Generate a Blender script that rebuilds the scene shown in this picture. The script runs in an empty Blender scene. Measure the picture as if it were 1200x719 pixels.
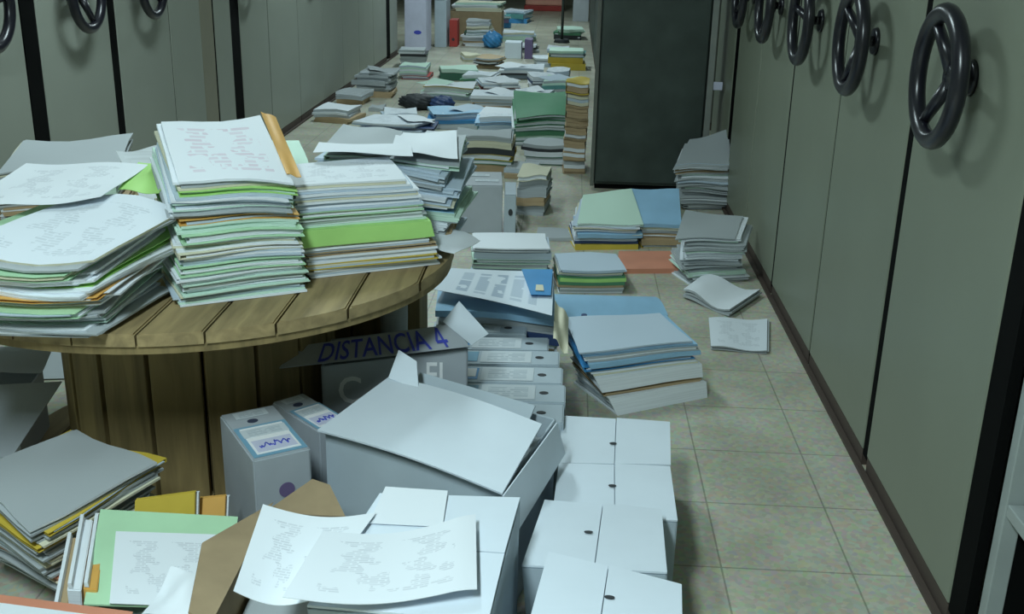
import bpy, bmesh, math, random
from mathutils import Vector, Matrix
RND = random.Random(11)
SC = bpy.context.scene
COL = SC.collection
PI = math.pi

# ------------------------------------------------------------ materials
MATS = {}
def new_mat(name):
    m = bpy.data.materials.new(name); m.use_nodes = True
    nt = m.node_tree
    return m, nt, nt.nodes['Principled BSDF']
def flat(name, col, rough=.6, var=.08, scale=6, bump=0.0, metal=0.0, stretch=(1, 1, 1), spec=.5):
    """base colour broken up by a noise in object space"""
    m, nt, b = new_mat(name)
    tc = nt.nodes.new('ShaderNodeTexCoord'); mp = nt.nodes.new('ShaderNodeMapping'); nz = nt.nodes.new('ShaderNodeTexNoise')
    mp.inputs['Scale'].default_value = stretch
    nz.inputs['Scale'].default_value = scale; nz.inputs['Detail'].default_value = 5
    nt.links.new(tc.outputs['Object'], mp.inputs[0]); nt.links.new(mp.outputs[0], nz.inputs['Vector'])
    r = nt.nodes.new('ShaderNodeValToRGB'); r.color_ramp.elements[0].position = .3; r.color_ramp.elements[1].position = .7
    r.color_ramp.elements[0].color = tuple(c*(1-var) for c in col)+(1,)
    r.color_ramp.elements[1].color = tuple(min(1, c*(1+var)) for c in col)+(1,)
    nt.links.new(nz.outputs['Fac'], r.inputs[0]); nt.links.new(r.outputs[0], b.inputs['Base Color'])
    b.inputs['Roughness'].default_value = rough; b.inputs['Metallic'].default_value = metal
    b.inputs['Specular IOR Level'].default_value = spec
    if bump:
        bp = nt.nodes.new('ShaderNodeBump'); bp.inputs['Strength'].default_value = bump; bp.inputs['Distance'].default_value = .01
        nt.links.new(nz.outputs['Fac'], bp.inputs['Height']); nt.links.new(bp.outputs[0], b.inputs['Normal'])
    MATS[name] = m
    return m
def paper(name, col, var=.10):
    # sheets seen edge-on: thin horizontal lines of slightly different paper
    m = flat(name, col, .75, var, 3.0, 0, 0, (1.5, 1.5, 130), .3)
    nt = m.node_tree; b = nt.nodes['Principled BSDF']; r = [n for n in nt.nodes if n.type == 'VALTORGB'][0]
    g = nt.nodes.new('ShaderNodeNewGeometry'); sp = nt.nodes.new('ShaderNodeSeparateXYZ'); ab = nt.nodes.new('ShaderNodeMath'); ab.operation = 'ABSOLUTE'
    gt = nt.nodes.new('ShaderNodeMath'); gt.operation = 'GREATER_THAN'; gt.inputs[1].default_value = .6
    nt.links.new(g.outputs['True Normal'], sp.inputs[0]); nt.links.new(sp.outputs[2], ab.inputs[0]); nt.links.new(ab.outputs[0], gt.inputs[0])
    mx = nt.nodes.new('ShaderNodeMix'); mx.data_type = 'RGBA'; mx.inputs['B'].default_value = col+(1,)
    nt.links.new(gt.outputs[0], mx.inputs['Factor']); nt.links.new(r.outputs[0], mx.inputs['A']); nt.links.new(mx.outputs['Result'], b.inputs['Base Color'])
    return m
def printed(name, col, ink, rows=26, words=9, density=.48, strength=.36, vertical=False):
    """a page with unreadable lines of print, laid out in the page's own uv"""
    m, nt, b = new_mat(name)
    uv = nt.nodes.new('ShaderNodeTexCoord'); mp = nt.nodes.new('ShaderNodeMapping')
    mp.inputs['Scale'].default_value = (rows*.72, rows, 1)
    if vertical: mp.inputs['Rotation'].default_value = (0, 0, PI/2)
    nt.links.new(uv.outputs['UV'], mp.inputs[0])
    br = nt.nodes.new('ShaderNodeTexBrick'); br.offset = .37; br.squash = 1
    br.inputs['Scale'].default_value = 1; br.inputs['Brick Width'].default_value = 2.2+words*.05; br.inputs['Row Height'].default_value = 1
    br.inputs['Mortar Size'].default_value = .24; br.inputs['Mortar Smooth'].default_value = .5
    br.inputs['Color1'].default_value = (1, 1, 1, 1); br.inputs['Color2'].default_value = (.55, .55, .55, 1); br.inputs['Mortar'].default_value = (0, 0, 0, 1)
    nt.links.new(mp.outputs[0], br.inputs['Vector'])
    nz = nt.nodes.new('ShaderNodeTexNoise'); nz.inputs['Scale'].default_value = 5; nt.links.new(uv.outputs['UV'], nz.inputs['Vector'])
    gt = nt.nodes.new('ShaderNodeMath'); gt.operation = 'GREATER_THAN'; gt.inputs[1].default_value = 1-density; nt.links.new(nz.outputs['Fac'], gt.inputs[0])
    sp = nt.nodes.new('ShaderNodeSeparateXYZ'); nt.links.new(uv.outputs['UV'], sp.inputs[0])
    prod = gt.outputs[0]
    for ax in (0, 1):
        cp = nt.nodes.new('ShaderNodeMath'); cp.operation = 'COMPARE'; cp.inputs[1].default_value = .5; cp.inputs[2].default_value = .37
        nt.links.new(sp.outputs[ax], cp.inputs[0])
        mu = nt.nodes.new('ShaderNodeMath'); mu.operation = 'MULTIPLY'; nt.links.new(prod, mu.inputs[0]); nt.links.new(cp.outputs[0], mu.inputs[1]); prod = mu.outputs[0]
    mu = nt.nodes.new('ShaderNodeMath'); mu.operation = 'MULTIPLY'; nt.links.new(prod, mu.inputs[0]); nt.links.new(br.outputs['Color'], mu.inputs[1])
    m2 = nt.nodes.new('ShaderNodeMath'); m2.operation = 'MULTIPLY'; m2.inputs[1].default_value = strength; nt.links.new(mu.outputs[0], m2.inputs[0])
    mx = nt.nodes.new('ShaderNodeMix'); mx.data_type = 'RGBA'; mx.inputs['A'].default_value = col+(1,); mx.inputs['B'].default_value = ink+(1,)
    nt.links.new(m2.outputs[0], mx.inputs['Factor']); nt.links.new(mx.outputs['Result'], b.inputs['Base Color'])
    b.inputs['Roughness'].default_value = .75; b.inputs['Specular IOR Level'].default_value = .3
    MATS[name] = m
    return m
WHITE = (.78, .83, .88)
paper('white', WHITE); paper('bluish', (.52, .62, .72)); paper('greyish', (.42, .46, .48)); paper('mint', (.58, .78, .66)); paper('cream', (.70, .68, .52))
flat('green', (.075, .24, .13), .55); flat('lime', (.42, .74, .22), .55); flat('pale_green', (.47, .74, .48), .55); flat('orange', (.72, .40, .10), .55)
flat('mustard', (.62, .46, .06), .55); flat('tan', (.46, .34, .20), .65); flat('salmon', (.66, .27, .17), .55); flat('blue', (.05, .26, .55), .5); flat('sky', (.30, .52, .72), .5)
flat('navy', (.03, .06, .16), .5); flat('dark', (.03, .035, .04), .6); flat('red', (.45, .05, .04), .5); flat('purple', (.16, .12, .25), .5); flat('teal', (.10, .30, .30), .5); flat('pink', (.85, .42, .32), .5)
flat('dark_green', (.05, .17, .11), .5)
flat('carton', (.36, .27, .16), .8, .10, 14, 0, 0, (1, 1, 1)); flat('carton_inside', (.22, .17, .11), .85)
flat('white_board', (.72, .80, .88), .65, .03, 5); flat('grey_board', (.42, .46, .50), .65, .07, 6); flat('archive_board', (.46, .54, .60), .65, .06, 6)
flat('board_inside', (.20, .21, .21), .8)
flat('black_plastic', (.010, .010, .016), .28, .1, 20, 0, 0, (1, 1, 1), .6); flat('gap_shade', (.0035, .004, .004), .9, .1, 6, 0, 0, (1, 1, 1), .08)  # the second, near-black, puts the shade of gaps and recesses into colour
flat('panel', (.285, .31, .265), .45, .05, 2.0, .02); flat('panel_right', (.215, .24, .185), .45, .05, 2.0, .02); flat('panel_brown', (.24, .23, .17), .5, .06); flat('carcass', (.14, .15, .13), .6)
flat('plinth', (.07, .05, .04), .7); flat('dark_metal', (.050, .068, .060), .5, .25, 5, .02, .1); flat('light_metal', (.30, .32, .30), .4, .08, 8, 0, .3); flat('shelf_metal', (.34, .38, .37), .4)
flat('ink_blue', (.06, .08, .50), .6); flat('ink_dark', (.04, .05, .09), .6); flat('print_white', (.88, .9, .92), .6); flat('label_blue', (.20, .40, .55), .6); flat('label_lilac', (.62, .64, .80), .6)
flat('wall_paint', (.42, .44, .38), .9, .04); flat('ceiling_paint', (.55, .57, .53), .9, .03)
printed('page', WHITE, (.25, .28, .34), 38); printed('page_red', WHITE, (.50, .22, .34), 16, 5, .5, .38); printed('page_faint', (.72, .78, .84), (.35, .40, .45), 34, 10, .5, .4)
printed('page_table', (.72, .80, .88), (.15, .25, .38), 9, 60, .62, .55, True)
printed('spine_print', (.62, .68, .72), (.32, .40, .46), 7, 14, .62, .6)

# wood of the cable spool: long grain
def wood(name, col, scale=(2, 2, 18), axis='Object'):
    m, nt, b = new_mat(name)
    tc = nt.nodes.new('ShaderNodeTexCoord'); mp = nt.nodes.new('ShaderNodeMapping'); mp.inputs['Scale'].default_value = scale
    nz = nt.nodes.new('ShaderNodeTexNoise'); nz.inputs['Scale'].default_value = 2.2; nz.inputs['Detail'].default_value = 7; nz.inputs['Distortion'].default_value = .4
    nt.links.new(tc.outputs[axis], mp.inputs[0]); nt.links.new(mp.outputs[0], nz.inputs['Vector'])
    r = nt.nodes.new('ShaderNodeValToRGB'); e = r.color_ramp.elements
    e[0].position = .3; e[0].color = tuple(c*.62 for c in col)+(1,); e[1].position = .68; e[1].color = tuple(c*1.12 for c in col)+(1,)
    nt.links.new(nz.outputs['Fac'], r.inputs[0]); nt.links.new(r.outputs[0], b.inputs['Base Color'])
    b.inputs['Roughness'].default_value = .7
    bp = nt.nodes.new('ShaderNodeBump'); bp.inputs['Strength'].default_value = .2; bp.inputs['Distance'].default_value = .004
    nt.links.new(nz.outputs['Fac'], bp.inputs['Height']); nt.links.new(bp.outputs[0], b.inputs['Normal'])
    MATS[name] = m
wood('wood_top', (.36, .27, .13), (14, 1.6, 14)); wood('wood_stave', (.27, .20, .085), (13, 13, 1.2))

# ------------------------------------------------------------ scene bookkeeping
def tag(o, label=None, cat=None, group=None, kind=None):
    if label: o['label'] = label
    if cat: o['category'] = cat
    if group: o['group'] = group
    if kind: o['kind'] = kind
    return o
def thing(name, loc, label, cat, group=None, rotz=0):
    o = bpy.data.objects.new(name, None); COL.objects.link(o)
    o.empty_display_size = .05
    o.location = loc; o.rotation_euler = (0, 0, rotz)
    tag(o, label, cat, group)
    return o
def obj(name, bm, mats, parent=None, smooth=False, world=False):
    """link a bmesh; world=True: vertices are in world space, shift them to the parent's origin"""
    me = bpy.data.meshes.new(name)
    if isinstance(mats, (str, bpy.types.Material)): mats = [mats]
    for m in mats: me.materials.append(MATS[m] if isinstance(m, str) else m)
    o = bpy.data.objects.new(name, me); COL.objects.link(o)
    if parent is not None:
        o.parent = parent
        if world:
            M = Matrix.Translation(parent.location) @ Matrix.Rotation(parent.rotation_euler.z, 4, 'Z')
            if parent.parent is not None:
                M = Matrix.Translation(parent.parent.location) @ Matrix.Rotation(parent.parent.rotation_euler.z, 4, 'Z') @ M
            bmesh.ops.transform(bm, matrix=M.inverted(), verts=bm.verts)
    elif world and bm.verts:
        # origin at the base of the thing
        c = Vector((0, 0, 0))
        for v in bm.verts: c += v.co
        c /= len(bm.verts); c.z = min(v.co.z for v in bm.verts)
        bmesh.ops.translate(bm, vec=-c, verts=bm.verts); o.location = c
    if smooth:
        for f in bm.faces: f.smooth = True
    bm.to_mesh(me); bm.free()
    return o
def struct(name, bm, m):
    o = obj(name, bm, m); o['kind'] = 'structure'; return o
def dup_tree(o, parent=None):
    c = o.copy(); COL.objects.link(c)
    if parent is not None: c.parent = parent
    for ch in [x for x in TREE.get(o.name, [])]: dup_tree(ch, c)
    return c

# ------------------------------------------------------------ mesh helpers
def box(bm, x0, x1, y0, y1, z0, z1, bev=0.0, mi=0, M=None):
    vs = [bm.verts.new((x, y, z)) for z in (z0, z1) for y in (y0, y1) for x in (x0, x1)]
    fs = [(0, 2, 3, 1), (4, 5, 7, 6), (0, 1, 5, 4), (2, 6, 7, 3), (0, 4, 6, 2), (1, 3, 7, 5)]
    faces = [bm.faces.new([vs[i] for i in f]) for f in fs]
    for f in faces: f.material_index = mi
    if bev > 0:
        es = list({e for f in faces for e in f.edges})
        r = bmesh.ops.bevel(bm, geom=es, offset=bev, segments=2, profile=.5, affect='EDGES', clamp_overlap=True)
        vs = list({v for f in r['faces'] for v in f.verts} | {v for v in vs if v.is_valid})
        for f in r['faces']: f.material_index = mi
    if M is not None: bmesh.ops.transform(bm, matrix=M, verts=[v for v in vs if v.is_valid])
    return vs
def cyl(bm, p, q, r0, r1=None, n=24, mi=0):
    r1 = r0 if r1 is None else r1
    p = Vector(p); q = Vector(q); d = (q-p).normalized(); a = d.orthogonal().normalized(); b = d.cross(a)
    rings = []
    for c, r in ((p, r0), (q, r1)):
        rings.append([bm.verts.new(c+(a*math.cos(2*PI*k/n)+b*math.sin(2*PI*k/n))*r) for k in range(n)])
    for k in range(n):
        f = bm.faces.new((rings[0][k], rings[0][(k+1) % n], rings[1][(k+1) % n], rings[1][k])); f.material_index = mi; f.smooth = True
    for f in (bm.faces.new(list(reversed(rings[0]))), bm.faces.new(rings[1])): f.material_index = mi
def slab(bm, P, nu, nv, th, mi_top=0, mi_side=0, uvl=None, uv0=(0, 0), uv1=(1, 1)):
    """closed sheet-like solid over a (u, v) grid; P(u, v, s) with s = 0 the under side and s = 1 the top side"""
    g = []
    for s in (0, 1):
        g.append([[bm.verts.new(P(i/nu, j/nv, s)) for i in range(nu+1)] for j in range(nv+1)])
    for j in range(nv):
        for i in range(nu):
            t = bm.faces.new((g[1][j][i], g[1][j][i+1], g[1][j+1][i+1], g[1][j+1][i])); t.material_index = mi_top; t.smooth = True
            if uvl is not None:
                for l, (a, b) in zip(t.loops, ((i, j), (i+1, j), (i+1, j+1), (i, j+1))): l[uvl].uv = (a/nu, b/nv)
            f = bm.faces.new((g[0][j][i], g[0][j+1][i], g[0][j+1][i+1], g[0][j][i+1])); f.material_index = mi_side; f.smooth = True
    for s in (0, 1):
        rg = [g[s][0][i] for i in range(nu+1)]+[g[s][j][nu] for j in range(1, nv+1)]+[g[s][nv][i] for i in range(nu-1, -1, -1)]+[g[s][j][0] for j in range(nv-1, -1, -1)]
        for a, b in zip(rg, rg[1:]):
            e = bm.edges.get((a, b))
            if e: e.smooth = False
    ring = [(0, i) for i in range(nu)]+[(j, nu) for j in range(nv)]+[(nv, i) for i in range(nu, 0, -1)]+[(j, 0) for j in range(nv, 0, -1)]
    for k in range(len(ring)):
        (j0, i0), (j1, i1) = ring[k], ring[(k+1) % len(ring)]
        f = bm.faces.new((g[0][j0][i0], g[0][j1][i1], g[1][j1][i1], g[1][j0][i0])); f.material_index = mi_side
def lerp(a, b, t): return a+(b-a)*t
def bil(Q, u, v): return (Q[0]*(1-u)+Q[1]*u)*(1-v)+(Q[3]*(1-u)+Q[2]*u)*v
def loose_sheet(name, Q, label, cat, mat='white', bend=None, nu=12, nv=10, th=.0012, parent=None, side=None, group=None):
    """single sheet over four world corners FL FR BR BL; bend(u, v) adds a world offset"""
    Q = [Vector(q) for q in Q]
    bm = bmesh.new(); uvl = bm.loops.layers.uv.new('UVMap')
    n = ((Q[1]-Q[0]).cross(Q[3]-Q[0])).normalized()
    def P(u, v, s):
        p = bil(Q, u, v)
        if bend: p = p+Vector(bend(u, v))
        return p+n*th*(s)
    slab(bm, P, nu, nv, th, 0, 1, uvl)
    o = obj(name, bm, [mat, side or ('white' if mat.startswith('page') else mat)], parent, world=True)
    if parent is None: tag(o, label, cat, group)
    elif label: o['label'] = label
    return o

ORD = ['topmost', 'second', 'third', 'fourth', 'fifth', 'sixth', 'seventh', 'eighth', 'ninth', 'tenth', 'eleventh', 'twelfth', 'thirteenth', 'fourteenth', 'fifteenth', 'sixteenth']
CNAME = {'white': 'white', 'bluish': 'bluish white', 'greyish': 'grey', 'mint': 'mint', 'cream': 'cream', 'pale_green': 'pale green', 'lime': 'lime green', 'green': 'green',
         'dark_green': 'dark green', 'orange': 'orange', 'mustard': 'mustard', 'tan': 'tan', 'salmon': 'salmon', 'blue': 'blue', 'sky': 'light blue', 'navy': 'navy', 'dark': 'black',
         'red': 'red', 'purple': 'purple', 'teal': 'teal', 'pink': 'pink', 'carton': 'brown card', 'page': 'white', 'page_faint': 'white', 'page_red': 'white', 'page_table': 'white', 'archive_board': 'grey'}
def stack(B, T, layers, where, group, seed, near=1, wave=.006, jit=.03, top=None, cat_all=None):
    """layers bottom to top: (kind, colour, relative thickness[, opts]); every layer is one thing.
    kind p = loose bundle of sheets, f = sheets in a folded card folder, b = binder with a stiff spine"""
    rnd = random.Random(seed)
    B = [Vector(b) for b in B]; T = [Vector(t) for t in T]
    ph = rnd.uniform(0, 6); ph2 = rnd.uniform(0, 6)
    tot = sum(l[2] for l in layers); t = 0
    n = len(layers)
    def base(u, v, tt):
        p = bil(B, u, v)*(1-tt)+bil(T, u, v)*tt
        p = p+Vector((0, 0, wave*tt**.5*(math.sin(5*u+ph)*math.cos(3.3*v+ph2))))
        return p
    H = (bil(T, .5, .5)-bil(B, .5, .5)).z
    for k, ly in enumerate(layers):
        kind, colour, rel = ly[:3]; op = ly[3] if len(ly) > 3 else {}
        t0 = t/tot; t += rel; t1 = t/tot
        rot = op.get('rot', rnd.uniform(-1, 1)*jit*1.4); du = op.get('du', rnd.uniform(-1, 1)*jit); dv = op.get('dv', rnd.uniform(-1, 1)*jit)
        shr = rnd.uniform(0, .5)*jit
        m = n-1-k
        od = ORD[m] if m < len(ORD) else 'low'
        order = f'{od} of' if m == 0 else f'{od} from top of'
        if m == n-1 and n > 1: order = 'lowest of'
        c = base(.5, .5, t0); c.z = min(base(a, b, t0).z for a in (0, 1) for b in (0, 1))
        pcol = op.get('pages', 'white' if kind != 'p' else colour)
        eps = .0012/max(H, .01)
        def mapper(ta, tb, ddu, ddv, rr, s_=0.0, ragged=0):
            ca, sa = math.cos(rr), math.sin(rr)
            def P(u, v, s):
                x = (u-.5)*(1-s_); y = (v-.5)*(1-s_)
                X = x*ca-y*sa+.5+ddu; Y = x*sa+y*ca+.5+ddv
                tt = ta+(tb-ta)*s
                if ragged:
                    X += ragged*math.sin(v*7+ta*90); Y += ragged*math.sin(u*6+ta*70)
                return base(X, Y, tt)
            return P
        # pages
        nsl = max(1, min(int(round((t1-t0)*H/(.0065 if near else .02))), 9 if near else 3))
        bm = bmesh.new(); uvl = bm.loops.layers.uv.new('UVMap')
        a0, a1 = (t0, t1) if kind == 'p' else (t0+(t1-t0)*.10+eps, t1-(t1-t0)*.10-eps)
        alt = ['white', 'bluish', 'cream', 'mint', 'greyish']
        for q in range(nsl):
            ta = lerp(a0, a1, q/nsl)+eps*.3; tb = lerp(a0, a1, (q+1)/nsl)-eps*.3
            jj = jit*(.75 if near else .4)
            mi = 0 if rnd.random() < .68 else rnd.choice((1, 1, 2, 3, 4))
            if pcol not in ('white', 'page'): mi = 5 if rnd.random() < .7 else mi
            topm = mi
            if q == nsl-1 and (kind == 'p') and m == 0: topm = 6
            slab(bm, mapper(ta, tb, du+rnd.uniform(-1, 1)*jj, dv+rnd.uniform(-1, 1)*jj, rot+rnd.uniform(-1, 1)*jj*1.2, shr+(.03 if kind != 'p' else 0), .004 if near else 0), 5 if near else 3, 4 if near else 3, 0, topm, mi, uvl)
        ms = alt+[pcol if pcol in MATS else 'white', (top or ('page_faint' if pcol in ('white', 'bluish') else pcol))]
        if kind == 'p':
            tag(obj('paper_bundle', bm, ms, world=True), f'{CNAME[colour]} paper bundle, {order} {where}', 'papers', group)
            continue
        nm = {'f': 'file_folder', 'b': 'ring_binder'}[kind]
        th = thing(nm, c, f"{CNAME[colour]} {'folder of papers' if kind=='f' else 'binder'}, {order} {where}", 'folder' if kind == 'f' else 'binder', group)
        obj('pages', bm, ms, th, world=True)
        bm = bmesh.new(); uvl = bm.loops.layers.uv.new('UVMap')
        for ta, tb in ((t0+eps*.2, t0+(t1-t0)*.07+eps), (t1-(t1-t0)*.07-eps, t1-eps*.2)):
            slab(bm, mapper(ta, tb, du, dv, rot, -.02), 5, 4, 0, 1 if (ta > t0+(t1-t0)*.5 and m == 0 and top) else 0, 0, uvl)
        sp = op.get('spine', rnd.choice(('front', 'left', 'back', 'back')) if kind == 'f' else 'front')
        PP = mapper(t0+eps*.2, t1-eps*.2, du, dv, rot, -.02)
        if sp == 'front': slab(bm, lambda u, v, s: PP(u, -.012+v*.012, s), 5, 1, 0)
        elif sp == 'left': slab(bm, lambda u, v, s: PP(-.012+u*.012, v, s), 1, 4, 0)
        else: slab(bm, lambda u, v, s: PP(u, 1+v*.012, s), 5, 1, 0)
        o = obj('folder_cover', bm, [colour, top or colour], th, world=True)
        o['label'] = f'{CNAME[colour]} card cover'
        if kind == 'b' and op.get('hole', near):
            bm = bmesh.new()
            a = PP(.5, -.014, .5); e = (PP(1, 0, .5)-PP(0, 0, .5)).normalized(); nn = Vector((e.y, -e.x, 0))
            cyl(bm, a, a+nn*.003, .012, n=16)
            obj('finger_hole', bm, 'dark', th, world=True)
def rect(cx, cy, w, d, rot, z0, z1, dx=0, dy=0, tilt=(0, 0, 0, 0)):
    a = math.radians(rot); r = []
    for z, ox, oy, tl in ((z0, 0, 0, (0,)*4), (z1, dx, dy, tilt)):
        q = []
        for (u, v), t in zip(((-1, -1), (1, -1), (1, 1), (-1, 1)), tl):
            X = u*w/2; Y = v*d/2
            q.append((cx+ox+X*math.cos(a)-Y*math.sin(a), cy+oy+X*math.sin(a)+Y*math.cos(a), z+t))
        r.append(q)
    return r

STACKS = {
  'C': [[[-0.93, 2.444, 0.7], [-0.657, 2.608, 0.7], [-0.827, 2.891, 0.7], [-1.1, 2.726, 0.7]], [[-0.918, 2.444, 1.021], [-0.684, 2.608, 0.984], [-0.843, 2.891, 1.098], [-1.057, 2.726, 1.096]]],
  'D': [[[-0.674, 2.699, 0.7], [-0.341, 2.871, 0.7], [-0.443, 3.066, 0.7], [-0.775, 2.894, 0.7]], [[-0.692, 2.699, 0.954], [-0.4, 2.871, 0.948], [-0.496, 3.066, 0.966], [-0.732, 2.894, 0.969]]],
  'B': [[[-1.411, 2.218, 0.7], [-1.031, 2.267, 0.7], [-1.031, 2.605, 0.7], [-1.411, 2.556, 0.7]], [[-1.377, 2.15, 0.904], [-1.07, 2.18, 0.879], [-0.95, 2.48, 0.937], [-1.269, 2.62, 0.943]]],
  'F': [[[-0.697, 3.035, 0.7], [-0.317, 3.015, 0.7], [-0.303, 3.285, 0.7], [-0.683, 3.305, 0.7]], [[-0.697, 3.035, 0.965], [-0.317, 3.015, 0.945], [-0.303, 3.285, 0.98], [-0.683, 3.305, 0.965]]],
  'A': [[[-1.701, 3.083, 0.7], [-1.367, 3.142, 0.7], [-1.419, 3.437, 0.7], [-1.753, 3.378, 0.7]], [[-1.701, 3.083, 0.87], [-1.367, 3.142, 0.88], [-1.419, 3.437, 0.925], [-1.753, 3.378, 0.91]]],
  'G': [[[-0.981, 3.078, 0.7], [-0.756, 3.16, 0.7], [-0.859, 3.442, 0.7], [-1.084, 3.36, 0.7]], [[-0.981, 3.078, 0.9], [-0.756, 3.16, 0.9], [-0.859, 3.442, 0.93], [-1.084, 3.36, 0.93]]],
  'E': [[[-1.249, 3.094, 0.7], [-1.042, 3.13, 0.7], [-1.091, 3.406, 0.7], [-1.298, 3.37, 0.7]], [[-1.249, 3.094, 0.86], [-1.042, 3.13, 0.86], [-1.091, 3.406, 0.91], [-1.298, 3.37, 0.91]]],
  'S': [[[0.196, 3.436, 0.0], [0.523, 3.621, 0.0], [0.375, 3.882, 0.0], [0.048, 3.696, 0.0]], [[0.08, 3.436, 0.234], [0.488, 3.621, 0.218], [0.392, 3.882, 0.23], [0.027, 3.696, 0.262]]],
  'BC': [[[-0.433, 3.556, 0.0], [-0.014, 3.585, 0.0], [-0.037, 3.924, 0.0], [-0.456, 3.895, 0.0]], [[-0.433, 3.556, 0.33], [-0.014, 3.585, 0.3], [-0.037, 3.924, 0.33], [-0.456, 3.895, 0.35]]],
  'GS': [[[-0.01, 4.745, 0.0], [0.289, 4.776, 0.0], [0.26, 5.055, 0.0], [-0.039, 5.024, 0.0]], [[-0.01, 4.745, 0.115], [0.289, 4.776, 0.115], [0.26, 5.055, 0.115], [-0.039, 5.024, 0.115]]],
  'X': [[[0.075, 5.479, 0.0], [0.4, 5.537, 0.0], [0.347, 5.832, 0.0], [0.022, 5.774, 0.0]], [[0.06, 5.479, 0.139], [0.401, 5.537, 0.135], [0.355, 5.832, 0.248], [0.094, 5.774, 0.224]]],
  'Y': [[[0.419, 5.556, 0.0], [0.639, 5.584, 0.0], [0.6, 5.882, 0.0], [0.381, 5.853, 0.0]], [[0.411, 5.556, 0.131], [0.629, 5.584, 0.131], [0.629, 5.882, 0.246], [0.375, 5.853, 0.244]]],
  'P2': [[[0.604, 4.952, 0.0], [0.886, 5.053, 0.0], [0.798, 5.298, 0.0], [0.516, 5.197, 0.0]], [[0.551, 4.952, 0.222], [0.851, 5.053, 0.205], [0.933, 5.298, 0.245], [0.63, 5.197, 0.299]]],
  'P1': [[[0.731, 6.408, 0.0], [1.039, 6.452, 0.0], [1.003, 6.709, 0.0], [0.694, 6.666, 0.0]], [[0.659, 6.408, 0.28], [0.992, 6.452, 0.292], [1.013, 6.709, 0.452], [0.772, 6.666, 0.4]]],
}
# x, y, watts of the ceiling lights
LIGHTS = ((-.75, .2, 72), (-1.15, 4.4, 30), (-1.15, 8.8, 28), (-1.0, 13.2, 34), (-1.0, 18, 38))
EXPO = 0.42
# ------------------------------------------------------------ camera
cam = bpy.data.cameras.new('camera'); co = bpy.data.objects.new('camera', cam); COL.objects.link(co)
cam.sensor_fit = 'HORIZONTAL'; cam.sensor_width = 36; cam.lens = 1267.166*36/1200; cam.clip_start = .05; cam.clip_end = 100
co.matrix_world = Matrix(((0.998248, -0.038832, 0.044644, 0), (0.055009, 0.331169, -0.941967, 0), (0.021794, 0.942772, 0.332725, 1.6), (0, 0, 0, 1)))
SC.camera = co

# ------------------------------------------------------------ the room
def floor_mat():
    m, nt, b = new_mat('terrazzo'); MATS['terrazzo'] = m
    tc = nt.nodes.new('ShaderNodeTexCoord'); mp = nt.nodes.new('ShaderNodeMapping')
    mp.inputs['Location'].default_value = (-.455, -2.515, 0)
    nt.links.new(tc.outputs['Object'], mp.inputs[0])
    br = nt.nodes.new('ShaderNodeTexBrick'); br.offset = 0; br.inputs['Scale'].default_value = 1
    br.inputs['Brick Width'].default_value = .345; br.inputs['Row Height'].default_value = .345
    br.inputs['Mortar Size'].default_value = .0035; br.inputs['Mortar Smooth'].default_value = .5
    br.inputs['Color1'].default_value = (.62, .61, .50, 1); br.inputs['Color2'].default_value = (.58, .575, .47, 1); br.inputs['Mortar'].default_value = (.36, .36, .29, 1)
    nt.links.new(mp.outputs[0], br.inputs['Vector'])
    vo = nt.nodes.new('ShaderNodeTexVoronoi'); vo.inputs['Scale'].default_value = 70; nt.links.new(tc.outputs['Object'], vo.inputs['Vector'])
    nz = nt.nodes.new('ShaderNodeTexNoise'); nz.inputs['Scale'].default_value = 2.5; nz.inputs['Detail'].default_value = 6; nt.links.new(tc.outputs['Object'], nz.inputs['Vector'])
    m1 = nt.nodes.new('ShaderNodeMix'); m1.data_type = 'RGBA'; m1.blend_type = 'MULTIPLY'; m1.inputs['Factor'].default_value = .25
    nt.links.new(br.outputs['Color'], m1.inputs['A']); nt.links.new(vo.outputs['Color'], m1.inputs['B'])
    r = nt.nodes.new('ShaderNodeValToRGB'); r.color_ramp.elements[0].color = (.70, .69, .66, 1); r.color_ramp.elements[0].position = .3; r.color_ramp.elements[1].color = (1, 1, 1, 1); r.color_ramp.elements[1].position = .65
    nt.links.new(nz.outputs['Fac'], r.inputs[0])
    m2 = nt.nodes.new('ShaderNodeMix'); m2.data_type = 'RGBA'; m2.blend_type = 'MULTIPLY'; m2.inputs['Factor'].default_value = 1
    nt.links.new(m1.outputs['Result'], m2.inputs['A']); nt.links.new(r.outputs[0], m2.inputs['B']); nt.links.new(m2.outputs['Result'], b.inputs['Base Color'])
    b.inputs['Roughness'].default_value = .42
floor_mat()
X0, X1, Y0, Y1, ZC = -3.7, 2.5, -2.5, 27.0, 2.95
def plate(name, a, m):
    bm = bmesh.new(); box(bm, *a); return struct(name, bm, m)
plate('floor', (X0, X1, Y0, Y1, -.1, 0), 'terrazzo')
plate('ceiling', (X0, X1, Y0, Y1, ZC, ZC+.1), 'ceiling_paint')
plate('wall_left', (X0-.1, X0, Y0, Y1, 0, ZC), 'wall_paint'); plate('wall_right', (X1, X1+.1, Y0, Y1, 0, ZC), 'wall_paint')
plate('wall_back', (X0, X1, Y1, Y1+.1, 0, ZC), 'wall_paint'); plate('wall_front', (X0, X1, Y0-.1, Y0, 0, ZC), 'wall_paint')

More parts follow.
